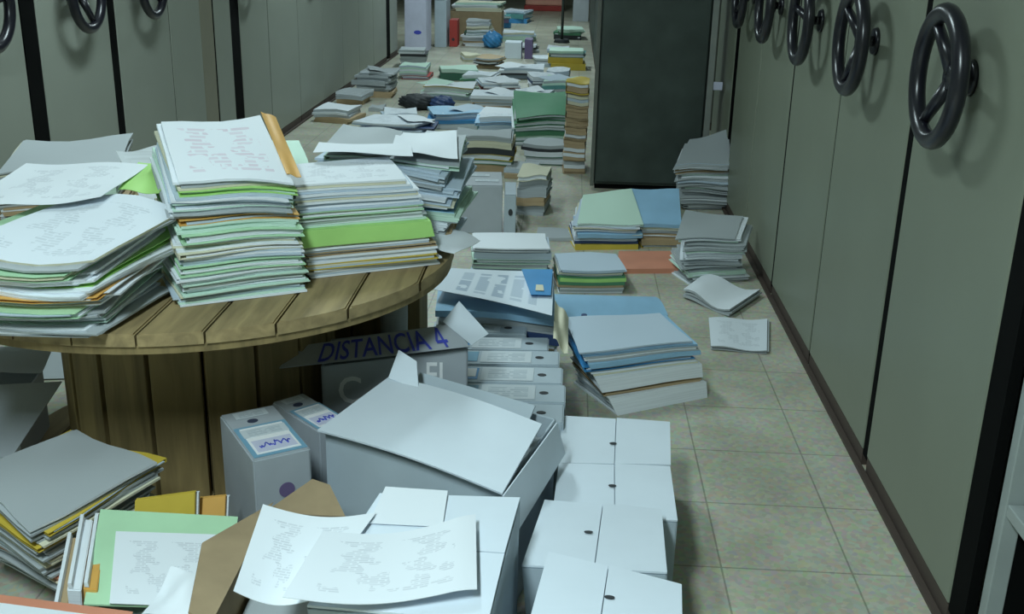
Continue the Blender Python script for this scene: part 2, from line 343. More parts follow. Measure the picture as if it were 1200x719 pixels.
# ceiling lights: fluorescent troffers along the aisle
def em_mat():
    m, nt, b = new_mat('diffuser'); MATS['diffuser'] = m
    b.inputs['Base Color'].default_value = (.8, .85, .85, 1); b.inputs['Emission Color'].default_value = (.80, .97, 1.0, 1); b.inputs['Emission Strength'].default_value = 2.0
em_mat()
def ceiling_light(x, y, power, wx=.3, ly=1.2, label=''):
    t = thing('ceiling_light', (x, y, ZC-.08), label, 'light', 'fluorescent lights over the aisle')
    bm = bmesh.new(); box(bm, x-wx/2-.02, x+wx/2+.02, y-ly/2-.02, y+ly/2+.02, ZC-.07, ZC-.0005, .004); obj('housing', bm, 'light_metal', t, world=True)
    bm = bmesh.new(); box(bm, x-wx/2, x+wx/2, y-ly/2, y+ly/2, ZC-.085, ZC-.071, .003); obj('diffuser', bm, 'diffuser', t, world=True)
    l = bpy.data.lights.new('tube_light', 'AREA'); l.shape = 'RECTANGLE'; l.size = wx; l.size_y = ly; l.energy = power; l.color = LIGHT_COL
    lo = bpy.data.objects.new('tube_light', l); COL.objects.link(lo); lo.location = (x, y, ZC-.10)
LIGHT_COL = (.78, .97, 1.0)
for x, y, p in LIGHTS:
    ceiling_light(x, y, p, label='fluorescent ceiling light over the aisle between the shelving rows')
w = bpy.data.worlds.new('world'); SC.world = w; w.use_nodes = True
w.node_tree.nodes['Background'].inputs[0].default_value = (.5, .7, .75, 1); w.node_tree.nodes['Background'].inputs[1].default_value = .05

# ------------------------------------------------------------ mobile shelving units either side of the aisle
def handwheel(parent, x, y, z, sgn, rot=0.0):
    """three-spoked wheel on a shaft, its axis along x; sgn = direction from the panel into the aisle"""
    R_, r_ = .152, .0235
    h = bpy.data.objects.new('handwheel', None); COL.objects.link(h); h.parent = parent; h.empty_display_size = .05
    h.location = Vector((x, y, z))-parent.location; h['label'] = 'black three-spoked handwheel'
    out = x+sgn*.082
    bm = bmesh.new(); n, k = 48, 12
    g = [[bm.verts.new((out+r_*.9*math.sin(2*PI*j/k), y+(R_+r_*math.cos(2*PI*j/k))*math.cos(2*PI*i/n), z+(R_+r_*math.cos(2*PI*j/k))*math.sin(2*PI*i/n))) for j in range(k)] for i in range(n)]
    for i in range(n):
        for j in range(k): bm.faces.new((g[i][j], g[(i+1) % n][j], g[(i+1) % n][(j+1) % k], g[i][(j+1) % k])).smooth = True
    bmesh.ops.recalc_face_normals(bm, faces=bm.faces)
    obj('rim', bm, 'black_plastic', h, world=True)
    for q in range(3):
        a = rot+q*2*PI/3
        bm = bmesh.new(); cyl(bm, (x+sgn*.046, y+.012*math.cos(a), z+.012*math.sin(a)), (out, y+R_*math.cos(a), z+R_*math.sin(a)), .019, .013, 12)
        obj('spoke', bm, 'black_plastic', h, world=True)
    bm = bmesh.new(); cyl(bm, (x+sgn*.034, y, z), (x+sgn*.062, y, z), .034, .028, 28)
    cyl(bm, (x+sgn*.001, y, z), (x+sgn*.034, y, z), .017, .017, 20); cyl(bm, (x+sgn*.001, y, z), (x+sgn*.012, y, z), .045, .040, 28)
    obj('hub', bm, 'black_plastic', h, world=True)
def unit(side, y0, y1, label, wheel=None, mat='panel', recess=0.0, rot=.5, H=2.3, depth=1.15, x=None, shade_w=.006):
    s = 1 if side == 'left' else -1
    xf = (-2.23 if side == 'left' else .975) if x is None else x
    xf -= s*recess
    t = thing('mobile_shelving_unit', (xf-s*depth/2, (y0+y1)/2, 0), label, 'shelving unit', f'mobile shelving units on the {side} side of the aisle')
    def bx(name, xa, xb, ya, yb, za, zb, m, bev=0):
        bm = bmesh.new(); box(bm, min(xa, xb), max(xa, xb), ya, yb, za, zb, bev); return obj(name, bm, m, t, world=True)
    bx('front_panel', xf, xf-s*.025, y0+.004, y1-.004, .055, H, mat, .006)
    bx('carcass', xf-s*.0255, xf-s*depth, y0+.02, y1-.02, .06, H-.01, 'carcass')
    bx('plinth', xf-s*.003, xf-s*(depth-.02), y0+.006, y1-.006, 0, .0535, 'plinth')
    if shade_w: bx('gap_shade_strip', xf-s*.004, xf-s*.03, y0-shade_w, y0+.0035, .04, H, 'gap_shade')  # added dark strip: the shade inside the gap, painted near-black
    if wheel: handwheel(t, xf, wheel, 1.275, s, rot)
    return t
LU = 'grey-green shelving end panel, '
unit('left', 3.50, 4.41, LU+'with a handwheel, at the left edge of the photo', 4.02, rot=.2)
unit('left', 4.54, 5.27, LU+'with a handwheel, behind the leftmost papers on the spool', 4.87, rot=.9, shade_w=.12)
unit('left', 5.35, 6.078, LU+'with a handwheel, between the black gap and a plain panel', 5.66, rot=1.4, shade_w=.075)
unit('left', 6.082, 6.60, LU+'plain, left of the narrow brown panel')
unit('left', 6.605, 6.855, 'narrow brown shelving end panel set back between two grey-green panels', None, 'panel_brown', .006)
unit('left', 6.86, 7.20, LU+'narrow, between the brown panel and a wide black gap')
unit('left', 7.39, 8.095, LU+'with a handwheel, right after the wide black gap', 7.6, rot=.4, shade_w=.18)
unit('left', 8.10, 8.985, LU+'first plain wide one after the small far handwheel')
unit('left', 8.99, 9.88, LU+'above the near white papers by the left wall', 9.4)
unit('left', 9.885, 10.75, LU+'above the second papers by the left wall', 10.3)
unit('left', 10.755, 11.6, LU+'above the thick papers by the left wall', 11.2)
unit('left', 11.605, 12.45, LU+'fourth before the far black gap', 12.0)
unit('left', 12.455, 13.35, LU+'last one before the far black gap', 12.9)
unit('left', 13.62, 14.2, LU+'beyond the far black gap beside tall white box', shade_w=.26)
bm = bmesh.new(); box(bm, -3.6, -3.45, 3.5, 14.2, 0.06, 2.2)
tag(obj('shelving_back', bm, 'gap_shade', world=True), 'back of the shelving behind the left gaps, their shade painted in as black', 'shelving back')  # near-black colour holds the shade deep in the left gaps
RU = 'grey-green end panel on the right, '
unit('right', 2.31, 3.10, RU+'with the largest handwheel', 2.715, 'panel_right', rot=1.05, shade_w=.09)
unit('right', 3.145, 3.975, RU+'with the second largest handwheel', 3.60, 'panel_right', rot=.75, shade_w=.042)
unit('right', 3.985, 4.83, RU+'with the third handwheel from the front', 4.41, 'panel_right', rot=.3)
unit('right', 4.86, 5.69, RU+'behind the paper pile by its foot', 5.26, 'panel_right', rot=.8, shade_w=.04)
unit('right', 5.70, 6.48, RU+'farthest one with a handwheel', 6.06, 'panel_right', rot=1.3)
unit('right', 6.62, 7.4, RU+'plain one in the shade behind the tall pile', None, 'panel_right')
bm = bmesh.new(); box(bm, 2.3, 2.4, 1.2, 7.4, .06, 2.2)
tag(obj('shelving_back', bm, 'gap_shade', world=True), 'back of the shelving behind the right gaps, their shade painted in as black', 'shelving back')  # same for the right row: gap shade put into the sheet's colour
# rails in the floor along both rows
for nm, x, lb in (('left', -2.209, 'left'), ('right', .974, 'right')):
    bm = bmesh.new(); box(bm, x-.018, x+.0, 1.2, 14.2 if nm == 'left' else 7.4, 0.0005, .012)
    tag(obj('floor_rail', bm, 'plinth', world=True), f'dark floor rail running along the foot of the {lb} shelving row', 'rail')
# open shelf bay, nearest on the right
t = thing('open_shelf_bay', (1.5, 1.75, 0), 'open metal shelf bay with pale shelf edges at the right edge', 'shelving unit')
for ya, yb, xa in ((2.165, 2.20, 1.0), (1.22, 1.255, 1.0)):
    bm = bmesh.new(); box(bm, xa, xa+.04, ya, yb, .0, 2.3, .003); obj('upright', bm, 'shelf_metal', t, world=True)
for z in (.10, .42, .74, 1.06, 1.38, 1.70):
    bm = bmesh.new(); box(bm, 1.002, 2.0, 1.257, 2.163, z-.03, z, .003); obj('shelf', bm, 'shelf_metal', t, world=True)
bm = bmesh.new(); box(bm, 2.01, 2.03, 1.22, 2.2, 0, 2.3); obj('back_panel', bm, 'gap_shade', t, world=True)
bm = bmesh.new(); box(bm, 1.041, 2.0, 2.17, 2.195, .04, 2.3); obj('side_panel', bm, 'gap_shade', t, world=True)

# dark metal cabinet standing across the right half of the aisle
t = thing('metal_cabinet', (.56, 7.06, 0), 'tall dark green-black metal cabinet standing across the aisle', 'cabinet')
bm = bmesh.new(); box(bm, .185, .86, 6.90, 7.22, .03, 2.2, .008); obj('body', bm, 'dark_metal', t, world=True)
bm = bmesh.new(); box(bm, .195, .85, 6.878, 6.899, .05, 2.15, .006); obj('door', bm, 'dark_metal', t, world=True)
for xa, xb in ((.160, .184), (.861, .90)):
    bm = bmesh.new(); box(bm, xa, xb, 6.885, 6.915, .02, 2.2, .003); obj('edge_post', bm, 'light_metal' if xa > .5 else 'carcass', t, world=True)
bm = bmesh.new(); box(bm, .19, .855, 6.91, 7.2, 0, .029); obj('foot', bm, 'gap_shade', t, world=True)
bm = bmesh.new(); box(bm, .901, .958, 6.889, 6.906, .655, .705, .003); o = obj('latch', bm, 'label_lilac', t, world=True); o['label'] = 'small pale latch plate'
# units far down the right side
for k, (ya, yb, lb) in enumerate(((9.2, 11.8, 'nearest of the row beyond the metal cabinet'), (11.9, 14.6, 'middle of the row beyond the metal cabinet'), (14.7, 19.0, 'last of the row beyond the metal cabinet'))):
    unit('right', ya, yb, 'dark shelving end, '+lb, None, 'dark_metal', x=.30 if k else .34)
# ------------------------------------------------------------ wooden cable spool used as a table
SPX, SPY, SPR = -1.085, 3.02, .765
sp = thing('cable_spool', (SPX, SPY, 0), 'large wooden cable spool standing upright as a table', 'cable spool')
def disc_planks(z0, z1, name, SPR, wd=.148, gap=.005):
    """round flange cut from parallel boards running along y, kept as one part each board"""
    k = int(SPR/wd)+1
    for q in range(-k, k+1):
        a, b = q*wd-.03, (q+1)*wd-gap-.03
        a, b = max(a, -SPR+.002), min(b, SPR-.002)
        if b-a < .02: continue
        bm = bmesh.new(); pts = []
        n = 8
        for i in range(n+1):
            x = lerp(a, b, i/n); pts.append((x, -math.sqrt(max(SPR**2-x*x, 0))))
        for i in range(n, -1, -1):
            x = lerp(a, b, i/n); pts.append((x, math.sqrt(max(SPR**2-x*x, 0))))
        lo = [bm.verts.new((SPX+x, SPY+y, z0)) for x, y in pts]; hi = [bm.verts.new((SPX+x, SPY+y, z1)) for x, y in pts]
        bm.faces.new(list(reversed(lo))); bm.faces.new(hi)
        for i in range(len(pts)):
            j = (i+1) % len(pts); bm.faces.new((lo[i], lo[j], hi[j], hi[i]))
        es = [e for e in bm.edges if all(v in hi for v in e.verts)]
        bmesh.ops.bevel(bm, geom=es, offset=.004, segments=2, affect='EDGES')
        obj(name, bm, 'wood_top', sp, world=True)
disc_planks(.667, .699, 'top_board', SPR); disc_planks(.0, .045, 'bottom_board', .60)
# second layer under the top boards, a ring of cross boards
bm = bmesh.new()
n = 72
ro, ri = SPR-.006, .47
rg = [[bm.verts.new((SPX+r*math.cos(2*PI*i/n), SPY+r*math.sin(2*PI*i/n), z)) for i in range(n)] for r, z in ((ro, .646), (ro, .6665), (ri, .6665), (ri, .646))]
for a in range(4):
    for i in range(n): bm.faces.new((rg[a][i], rg[a][(i+1) % n], rg[(a+1) % 4][(i+1) % n], rg[(a+1) % 4][i]))
bmesh.ops.recalc_face_normals(bm, faces=bm.faces)
obj('under_ring', bm, 'wood_stave', sp, world=True)
DX, DY, DR, NS = -1.10, 3.06, .385, 17
for k in range(NS):
    a = 2*PI*(k+.15)/NS; wd = 2*DR*math.sin(PI/NS)-(.018 if k % 7 == 4 else .006)
    bm = bmesh.new(); box(bm, -wd/2, wd/2, -.014, .014, .046, .645 if True else 0, .003)
    bmesh.ops.transform(bm, matrix=Matrix.Translation((DX+DR*math.cos(a), DY+DR*math.sin(a), 0)) @ Matrix.Rotation(a+PI/2, 4, 'Z'), verts=bm.verts)
    obj('stave', bm, 'wood_stave', sp, world=True)
bm = bmesh.new(); cyl(bm, (DX, DY, .046), (DX, DY, .645), DR-.03, None, 40); obj('core', bm, 'gap_shade', sp, world=True)

# ------------------------------------------------------------ stacks of papers
def S(key): return STACKS[key]
W_ = 'white'
stack(*S('C'), [('p', W_, 1.1), ('f', 'mint', 1.2, {'spine': 'back'}), ('p', W_, .8), ('f', 'pale_green', 1, {'spine': 'back'}), ('p', 'bluish', .9), ('f', 'cream', .5, {'spine': 'left'}), ('p', W_, .9), ('f', 'pale_green', .9, {'spine': 'back'}), ('p', 'mint', .7),
      ('f', 'orange', .55, {'spine': 'back', 'pages': 'white', 'rot': .03}), ('p', 'greyish', .8), ('f', 'mint', .7, {'spine': 'back'}), ('p', 'bluish', .6), ('f', 'lime', .5, {'du': .05, 'dv': .03, 'spine': 'back'}), ('p', W_, 1.0, {'rot': .02})],
      'tall middle stack on the spool', 'papers in the tall middle stack on the spool', 3, wave=.007, jit=.035, top='page_red')
stack(*S('D'), [('p', W_, .8, {'du': .01}), ('f', 'mustard', .5, {'spine': 'back', 'dv': -.02}), ('p', W_, .7), ('f', 'tan', .35, {'spine': 'back'}), ('p', 'bluish', .6), ('f', 'lime', 1.5, {'spine': 'front', 'dv': -.03, 'du': 0, 'rot': 0}), ('p', W_, 1.0), ('f', 'pale_green', .5, {'spine': 'back'}),
      ('p', 'bluish', .9, {'du': 0}), ('p', W_, .9, {'du': -.03, 'dv': -.03}), ('p', W_, .6, {'du': -.07, 'rot': -.02})],
      'right front stack on the spool', 'papers in the right front stack on the spool', 5, wave=.006, jit=.03, top='page')
stack(*S('B'), [('p', 'greyish', 1.0), ('f', 'mint', .8, {'spine': 'back'}), ('p', 'greyish', .8), ('f', 'pale_green', .7, {'spine': 'back'}), ('p', W_, .9, {'du': .05}), ('f', 'orange', .4, {'du': .05, 'spine': 'back'}), ('p', W_, .8), ('f', 'lime', .5, {'du': .04, 'dv': .08, 'spine': 'back'}), ('p', W_, .8),
      ('f', 'pale_green', .7, {'spine': 'back'}), ('p', W_, .8)],
      'left front stack on the spool', 'papers in the left front stack on the spool', 8, wave=.014, jit=.08, top='page_faint')
stack(*S('F'), [('p', 'bluish', 1), ('f', 'tan', .6), ('p', W_, 1), ('p', 'mint', .8), ('f', 'sky', .5), ('p', W_, .9), ('p', 'bluish', .8), ('p', 'greyish', .7, {'rot': -.04}), ('p', 'bluish', .6, {'rot': -.09, 'dv': .05}), ('f', 'mint', .4, {'spine': 'left', 'rot': .05, 'dv': .09})],
      'right rear stack on the spool', 'papers in the right rear stack on the spool', 12, wave=.012, jit=.05, top='greyish')
stack(*S('A'), [('p', 'greyish', 1), ('p', 'tan', .6), ('p', 'greyish', .9), ('f', 'mint', .6), ('p', 'greyish', .7), ('p', 'greyish', .5)],
      'left rear stack on the spool', 'papers in the left rear stack on the spool', 15, wave=.010, jit=.03, top='greyish')
stack(*S('G'), [('p', 'greyish', 1), ('p', 'bluish', .8), ('f', 'sky', .5), ('p', 'greyish', .9), ('p', 'mint', .6)],
      'small stack behind the middle one', 'papers in the small stack behind the middle one', 17, wave=.006, jit=.03, top='mint')
stack(*S('E'), [('p', 'greyish', 1), ('f', 'tan', .6), ('p', 'greyish', .8)],
      'low stack between left and middle stacks', 'papers in the low stack between the left and middle stacks', 19, jit=.03, top='page_faint')
stack(*S('S'), [('f', W_, 2.3, {'rot': 0.0, 'du': .05, 'dv': 0, 'spine': 'front'}), ('p', 'tan', .8, {'dv': .03, 'du': .03}), ('f', W_, 1.9, {'rot': -.01, 'du': .02, 'dv': 0, 'spine': 'front'}), ('p', 'greyish', .7), ('f', 'blue', .6, {'spine': 'left', 'du': -.03}), ('f', 'sky', .6, {'spine': 'front'}), ('p', 'greyish', .6), ('f', 'sky', .25, {'spine': 'back'}), ('p', 'bluish', .4, {'du': -.02})],
      'stack right of the box row', 'papers in the stack right of the archive boxes', 21, wave=.008, jit=.02, top='bluish')
stack(*S('BC'), [('p', 'greyish', 2), ('b', 'tan', 1.6), ('b', 'dark_green', 1.6), ('p', 'tan', 1.5), ('b', 'navy', 1.3), ('p', 'greyish', 1.2), ('f', 'sky', .7, {'spine': 'front', 'rot': 0, 'du': 0})],
      'stack behind the archive boxes', 'papers in the stack behind the archive boxes', 23, wave=.010, jit=.02, top='sky')
stack(*S('GS'), [('p', 'greyish', 1.2), ('b', 'tan', .5, {'rot': 0, 'hole': 0}), ('f', 'green', .6, {'spine': 'front', 'rot': 0}), ('f', 'lime', .7, {'spine': 'front', 'rot': .01}), ('f', 'green', .35, {'spine': 'front'}), ('p', 'greyish', .7), ('p', 'bluish', .5)],
      'green-banded stack in mid aisle', 'papers in the green-banded stack in mid aisle', 25, wave=.006, jit=.02, top='bluish')
stack(*S('X'), [('b', 'mustard', 1, {'spine': 'front', 'rot': 0, 'hole': 0}), ('f', 'navy', .5), ('p', 'bluish', .9), ('f', 'sky', .8), ('p', W_, .8), ('p', 'bluish', .6), ('f', 'mint', .4)],
      'bent stack before the metal cabinet', 'papers in the bent stack before the metal cabinet', 27, wave=.010, jit=.04, top='mint')
stack(*S('Y'), [('f', 'mustard', .5), ('b', 'tan', 1, {'hole': 0}), ('p', 'tan', .8), ('p', 'greyish', .6), ('f', 'cream', .4), ('f', 'sky', .6, {'spine': 'front'})],
      'blue-topped stack before the metal cabinet', 'papers in the blue-topped stack before the metal cabinet', 29, wave=.006, jit=.03, top='sky')
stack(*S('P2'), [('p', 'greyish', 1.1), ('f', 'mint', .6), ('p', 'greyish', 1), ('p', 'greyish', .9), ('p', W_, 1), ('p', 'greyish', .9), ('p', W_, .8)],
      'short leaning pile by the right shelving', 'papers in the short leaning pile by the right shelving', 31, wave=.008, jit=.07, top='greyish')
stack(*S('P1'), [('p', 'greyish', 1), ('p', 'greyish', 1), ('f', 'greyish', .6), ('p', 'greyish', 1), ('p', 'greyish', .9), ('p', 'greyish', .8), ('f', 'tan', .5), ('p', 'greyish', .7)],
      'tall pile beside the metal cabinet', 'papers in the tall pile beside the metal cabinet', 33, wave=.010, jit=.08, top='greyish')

# far piles along the aisle:  cx cy w d rot z1 | layers bottom to top | where
def far(cx, cy, w, d, rot, z1, layers, where, seed, z0=.0, tilt=(0, 0, 0, 0), jit=.05, top=None, near=0, dx=0, dy=0, sheet=None):
    if cy > 8 and -1.5 < cx < 0: w *= 1.12; d *= 1.12
    if sheet:
        mt, sr, sx, sy = sheet; hz = z1+max(tilt)+.022
        a = math.radians(rot+sr); q = []
        for u, v in ((-1, -1), (1, -1), (1, 1), (-1, 1)):
            q.append((cx+sx+u*.115*math.cos(a)-v*.16*math.sin(a), cy+sy+u*.115*math.sin(a)+v*.16*math.cos(a), hz-(.03 if u*sx > 0 else 0)))
        loose_sheet('paper_sheet', q, f'loose {CNAME[mt]} sheet askew on the {where}', 'paper', mt, lambda u, v: (0, 0, .006*math.sin(6*u+seed)), 5, 5, .002)
    B, T = rect(cx, cy, w, d, rot, z0, z1, dx, dy, tilt)
    stack(B, T, layers, where, 'papers in the '+where, seed, near=near, wave=.01, jit=jit, top=top)
p = lambda c, r=1, **k: ('p', c, r, k)
f = lambda c, r=1, **k: ('f', c, r, k)
b = lambda c, r=1, **k: ('b', c, r, k)
far(-.25, 4.91, .35, .27, 3, .20, [p('greyish'), f('bluish'), p('greyish'), f('mint', .6), f('bluish', .8, spine='front'), p('white', .6)], 'white folder pile in mid aisle', 41, jit=.04, near=1, top='white')
far(-.18, 6.30, .17, .30, -5, .24, [p('greyish'), p('tan', .8), b('greyish'), p('greyish', .8), f('cream', .5)], 'pile right of the grey archive box', 42)
far(-.02, 5.72, .24, .20, 3, .02, [p('greyish')], 'flat sheets on the bare floor', 43)
far(-.55, 7.45, .38, .30, 2, .24, [p('tan'), f('green', .6), f('mustard', .8), b('dark', .9), p('cream', .9), p('greyish', .7)], 'cream-topped pile behind the grey archive box', 44, top='greyish')
far(-.22, 8.50, .36, .36, 5, .32, [f('dark_green'), p('mint'), f('green'), f('dark_green', .8), p('mint', .4), f('green'), p('greyish', .4), f('green', .7)], 'tall green pile by metal cabinet', 45, tilt=(-.10, -.08, .03, .03))
far(-.15, 7.72, .30, .26, -3, .14, [f('dark_green', 1.4), p('mint', .8), b('dark', .5), p('greyish', .6)], 'low green pile before the tall green one', 46)
far(-.53, 8.75, .33, .30, 6, .16, [p('greyish'), p('bluish'), f('sky', .5), p('white', .9)], 'pile left of the green pile', 47, jit=.08, sheet=('white', 70, -.02, .04))
far(-1.35, 8.55, .48, .34, -6, .12, [b('navy', .9), p('bluish'), f('navy', .4), p('white', .8)], 'navy-cornered pile nearest the left papers', 48, jit=.08, sheet=('white', 30, .14, .05))
far(-.93, 9.05, .38, .32, 8, .13, [p('bluish'), f('blue', .6, spine='front'), p('white', .7), f('sky', .4)], 'blue-edged pile in the far aisle', 49, jit=.08, sheet=('bluish', -35, .1, .06))
far(-.66, 9.90, .38, .34, 3, .16, [p('tan', 1.1), f('tan', .6), p('bluish', .6), p('white', .5)], 'tan-edged pile in the far aisle', 50, sheet=('white', -20, .05, .03))
far(-.10, 11.16, .28, .36, -4, .14, [p('greyish'), f('teal', .6), p('mint', .8)], 'teal pile beyond the tall green one', 51, sheet=('bluish', 30, -.05, 0))
far(-1.16, 10.60, .42, .34, -5, .13, [p('bluish'), f('mint', .6), p('white', .8), f('mustard', .2)], 'white pile with a mustard folder', 52, jit=.08, top='white', sheet=('mint', 50, -.14, 0))
far(-.69, 10.95, .34, .34, 10, .14, [p('bluish'), f('red', .3), p('white', .8)], 'white pile with a red folder', 53, jit=.1, sheet=('white', -50, .02, -.06))
far(-.53, 12.30, .40, .40, 0, .12, [p('bluish'), f('dark', .5), p('white', .8), p('bluish', .6)], 'wide white pile in the far aisle', 54, jit=.08, sheet=('white', 40, -.12, -.05))
far(-1.23, 12.0, .36, .34, 12, .12, [b('dark_green', 1.2), p('mint', .6)], 'dark binder pile at the aisle left', 55)
far(-.95, 13.1, .26, .35, 0, .12, [p('tan'), f('dark', .6), p('tan', .7)], 'brown pile in the far aisle', 56, jit=.12)
far(-1.24, 13.7, .19, .3, 15, .08, [p('cream'), p('cream', .7)], 'small cream pile in the far aisle', 57)
far(-.04, 13.2, .36, .36, 0, .22, [b('mustard', 1.3), b('mustard', 1.2), f('teal', .8), p('mint', .5)], 'mustard pile by the far right shelving', 58)
far(.06, 7.45, .15, .28, 0, .62, [f('carton', 1.3, pages='tan'), p('tan', .6), f('tan', 1.3, pages='tan'), f('carton', 1.2, pages='tan'), p('tan', .6), f('carton', 1.1, pages='tan'), f('tan', 1.2, pages='cream'), f('mustard', 1, pages='tan')], 'narrow brown pile against the metal cabinet', 59, jit=.05)
far(-1.95, 9.15, .32, .34, -12, .11, [p('tan'), p('greyish', .9), p('white', .5)], 'nearest pile by the left shelving', 60, jit=.09, top='white')
far(-1.72, 9.75, .13, .22, 0, .03, [p('greyish')], 'thin sheets by the left shelving', 61)
far(-2.0, 10.12, .26, .30, -10, .11, [p('tan'), p('greyish', .8), p('greyish', .5)], 'second pile by the left shelving', 62, jit=.09)
far(-1.87, 10.62, .34, .34, -5, .24, [p('tan'), p('greyish'), f('greyish', .8), p('greyish', .8), p('greyish', .6)], 'thickest pile by the left shelving', 63, jit=.09, sheet=('greyish', 20, .03, 0))
far(-1.68, 12.0, .30, .34, 0, .14, [f('red', .6), p('greyish'), p('mint', .6)], 'red-based pile by the left shelving', 64)
far(-1.85, 13.0, .30, .36, 5, .2, [p('greyish'), p('greyish'), f('dark', .5), p('greyish', .7)], 'pile before the tall white boxes', 65)
far(-1.30, 15.55, .30, .34, 0, .34, [p('tan'), p('greyish'), f('dark_green', .6), p('cream'), p('greyish')], 'pile right of the red binder', 66, jit=.1)
far(-1.31, 18.5, .46, .5, 10, .26, [b('blue', 1.2), b('purple'), f('teal', .6), p('bluish')], 'blue pile at the end of the aisle', 67, jit=.1)
far(-.99, 19.6, .40, .5, -10, .20, [b('blue'), b('teal'), p('bluish', .7)], 'teal pile at the end of the aisle', 68, jit=.1)
far(-.80, 16.4, .46, .4, 0, .12, [p('mint'), p('bluish', .7)], 'thin pale pile beyond the blue bag', 69, jit=.1)
far(-.02, 16.9, .36, .5, 0, .15, [b('dark'), f('green', .6), p('mint', .8)], 'dark-based pile at the far right', 70, jit=.1)
far(-.13, 14.6, .25, .34, 0, .10, [f('teal', .6), p('bluish', .7)], 'thin teal pile behind the mustard one', 71, jit=.1)
far(-.62, 14.9, .34, .34, 0, .09, [p('greyish'), b('dark', .6), p('white', .7)], 'low pile before the blue bag', 72, jit=.1)
far(-.16, 9.85, .26, .34, 4, .16, [p('greyish'), f('dark_green', .7), p('mint', .7)], 'pile behind the tall green one', 73, jit=.06)
far(-.13, 12.1, .22, .34, -6, .12, [p('tan', .8), p('bluish', .8)], 'low pile before the mustard one', 74, jit=.06)
# gaps filled between the piles
far(-.92, 7.9, .30, .26, 10, .14, [p('greyish'), f('tan', .5), p('bluish')], 'pale pile behind the spool stacks', 75, jit=.08)
far(-.60, 6.55, .30, .28, -4, .12, [f('green', .7), p('tan', .7), f('mustard', .5)], 'flat green pile behind the grey box', 76, jit=.05)
far(-1.12, 5.6, .34, .30, 12, .12, [p('greyish'), p('bluish')], 'floor pile hidden behind the spool', 77, jit=.05)
far(-.32, 10.25, .26, .34, -12, .13, [p('greyish'), f('green', .5), p('white', .8)], 'small pile between tan and green-edged ones', 78, jit=.08, sheet=('white', 25, -.05, .05))
far(-.28, 11.55, .24, .34, 8, .13, [p('bluish'), f('navy', .5), p('white', .8)], 'small navy-banded pile left of the teal one', 79, jit=.08)
far(-.95, 11.7, .28, .34, -8, .10, [p('bluish'), f('green', .4), p('white', .8)], 'flat pile by the dark binder pile', 80, jit=.08)
far(-1.45, 9.35, .26, .30, 14, .06, [p('bluish'), p('white', .8)], 'thin pile left of the dark bag', 86, jit=.08)
far(-.30, 7.25, .22, .26, -4, .06, [p('tan'), p('greyish')], 'thin pile before the low green pile', 87, jit=.06)
far(-.28, 13.4, .26, .34, 6, .10, [p('bluish'), p('white', .8)], 'white pile left of the mustard one', 88, jit=.08)
# ------------------------------------------------------------ loose papers on top of the stacks
def wob(a, k=7, ph=0): return lambda u, v: (0, 0, a*math.sin(k*u+ph)*math.cos(4*v+ph))
loose_sheet('paper_sheet', [(-1.44, 2.42, .935), (-1.12, 2.50, .955), (-1.10, 2.76, .985), (-1.42, 2.74, .98)], 'printed white sheet with a green corner at the back of the left front stack', 'paper', 'page', wob(.006))
loose_sheet('paper_sheet', [(-1.12, 2.60, .952), (-1.00, 2.56, .955), (-1.03, 2.76, .985), (-1.13, 2.77, .986)], 'lime green sheet poking out behind the left front stack', 'paper', 'lime', wob(.003), th=.0015)
loose_sheet('paper_sheet', [(-1.17, 2.93, .78), (-1.05, 2.98, .74), (-1.13, 3.10, .97), (-1.30, 3.03, .96)], 'pale sheet leaning between the left and middle stacks', 'paper', 'white', wob(.01))
loose_sheet('paper_sheet', [(-.70, 2.64, .998), (-.668, 2.66, .985), (-.80, 2.93, 1.09), (-.835, 2.91, 1.106)], 'narrow orange sheet at the right edge of the tall middle stack', 'paper', 'orange', wob(.002), th=.0015)
loose_sheet('paper_sheet', [(-.44, 2.98, .76), (-.30, 2.86, .735), (-.24, 3.02, .735), (-.36, 3.10, .76)], 'pointed white sheet sticking out right of the right front stack', 'paper', 'white', wob(.006))
loose_sheet('paper_sheet', [(-.70, 3.06, .985), (-.52, 3.02, .975), (-.50, 3.27, 1.0), (-.69, 3.30, 1.01)], 'grey sheet aslant on the right rear stack, at its left', 'paper', 'greyish', wob(.006))
loose_sheet('paper_sheet', [(-.50, 3.02, .980), (-.31, 3.05, .972), (-.34, 3.30, .995), (-.52, 3.27, .998)], 'white sheet aslant on the right rear stack, at its right', 'paper', 'white', wob(.007, 5))
loose_sheet('paper_sheet', [(-.70, 2.93, .995), (-.43, 2.99, .985), (-.45, 3.08, .995), (-.71, 3.05, 1.0)], 'bright white strip of paper between the two right stacks on the spool', 'paper', 'white', wob(.004, 5))
# blue-cornered table page over the stack behind the archive boxes
t = thing('printed_spreadsheet', (-.22, 3.72, .36), 'printed table page with a blue corner on the stack behind the archive boxes', 'paper')
QS = [(-.455, 3.63, .372), (-.027, 3.43, .362), (-.030, 3.87, .380), (-.43, 3.85, .385)]
o = loose_sheet('page', QS, None, None, 'page_table', wob(.006, 3), parent=t, side='white'); 
QB = [(-.105, 3.585, .382), (-.035, 3.59, .381), (-.034, 3.86, .391), (-.15, 3.84, .394)]
o = loose_sheet('blue_panel', QB, 'bright blue printed corner', None, 'blue', None, parent=t)
loose_sheet('yellow_mark', [(-.09, 3.62, .3865), (-.06, 3.62, .3865), (-.065, 3.68, .388), (-.09, 3.68, .388)], 'small pale yellow mark', None, 'cream', None, parent=t)
loose_sheet('paper_sheet', [(-.02, 3.38, .30), (.03, 3.36, .25), (.03, 3.60, .30), (-.02, 3.60, .36)], 'yellow-edged sheet hanging off the table page at its right', 'paper', 'cream', wob(.01))
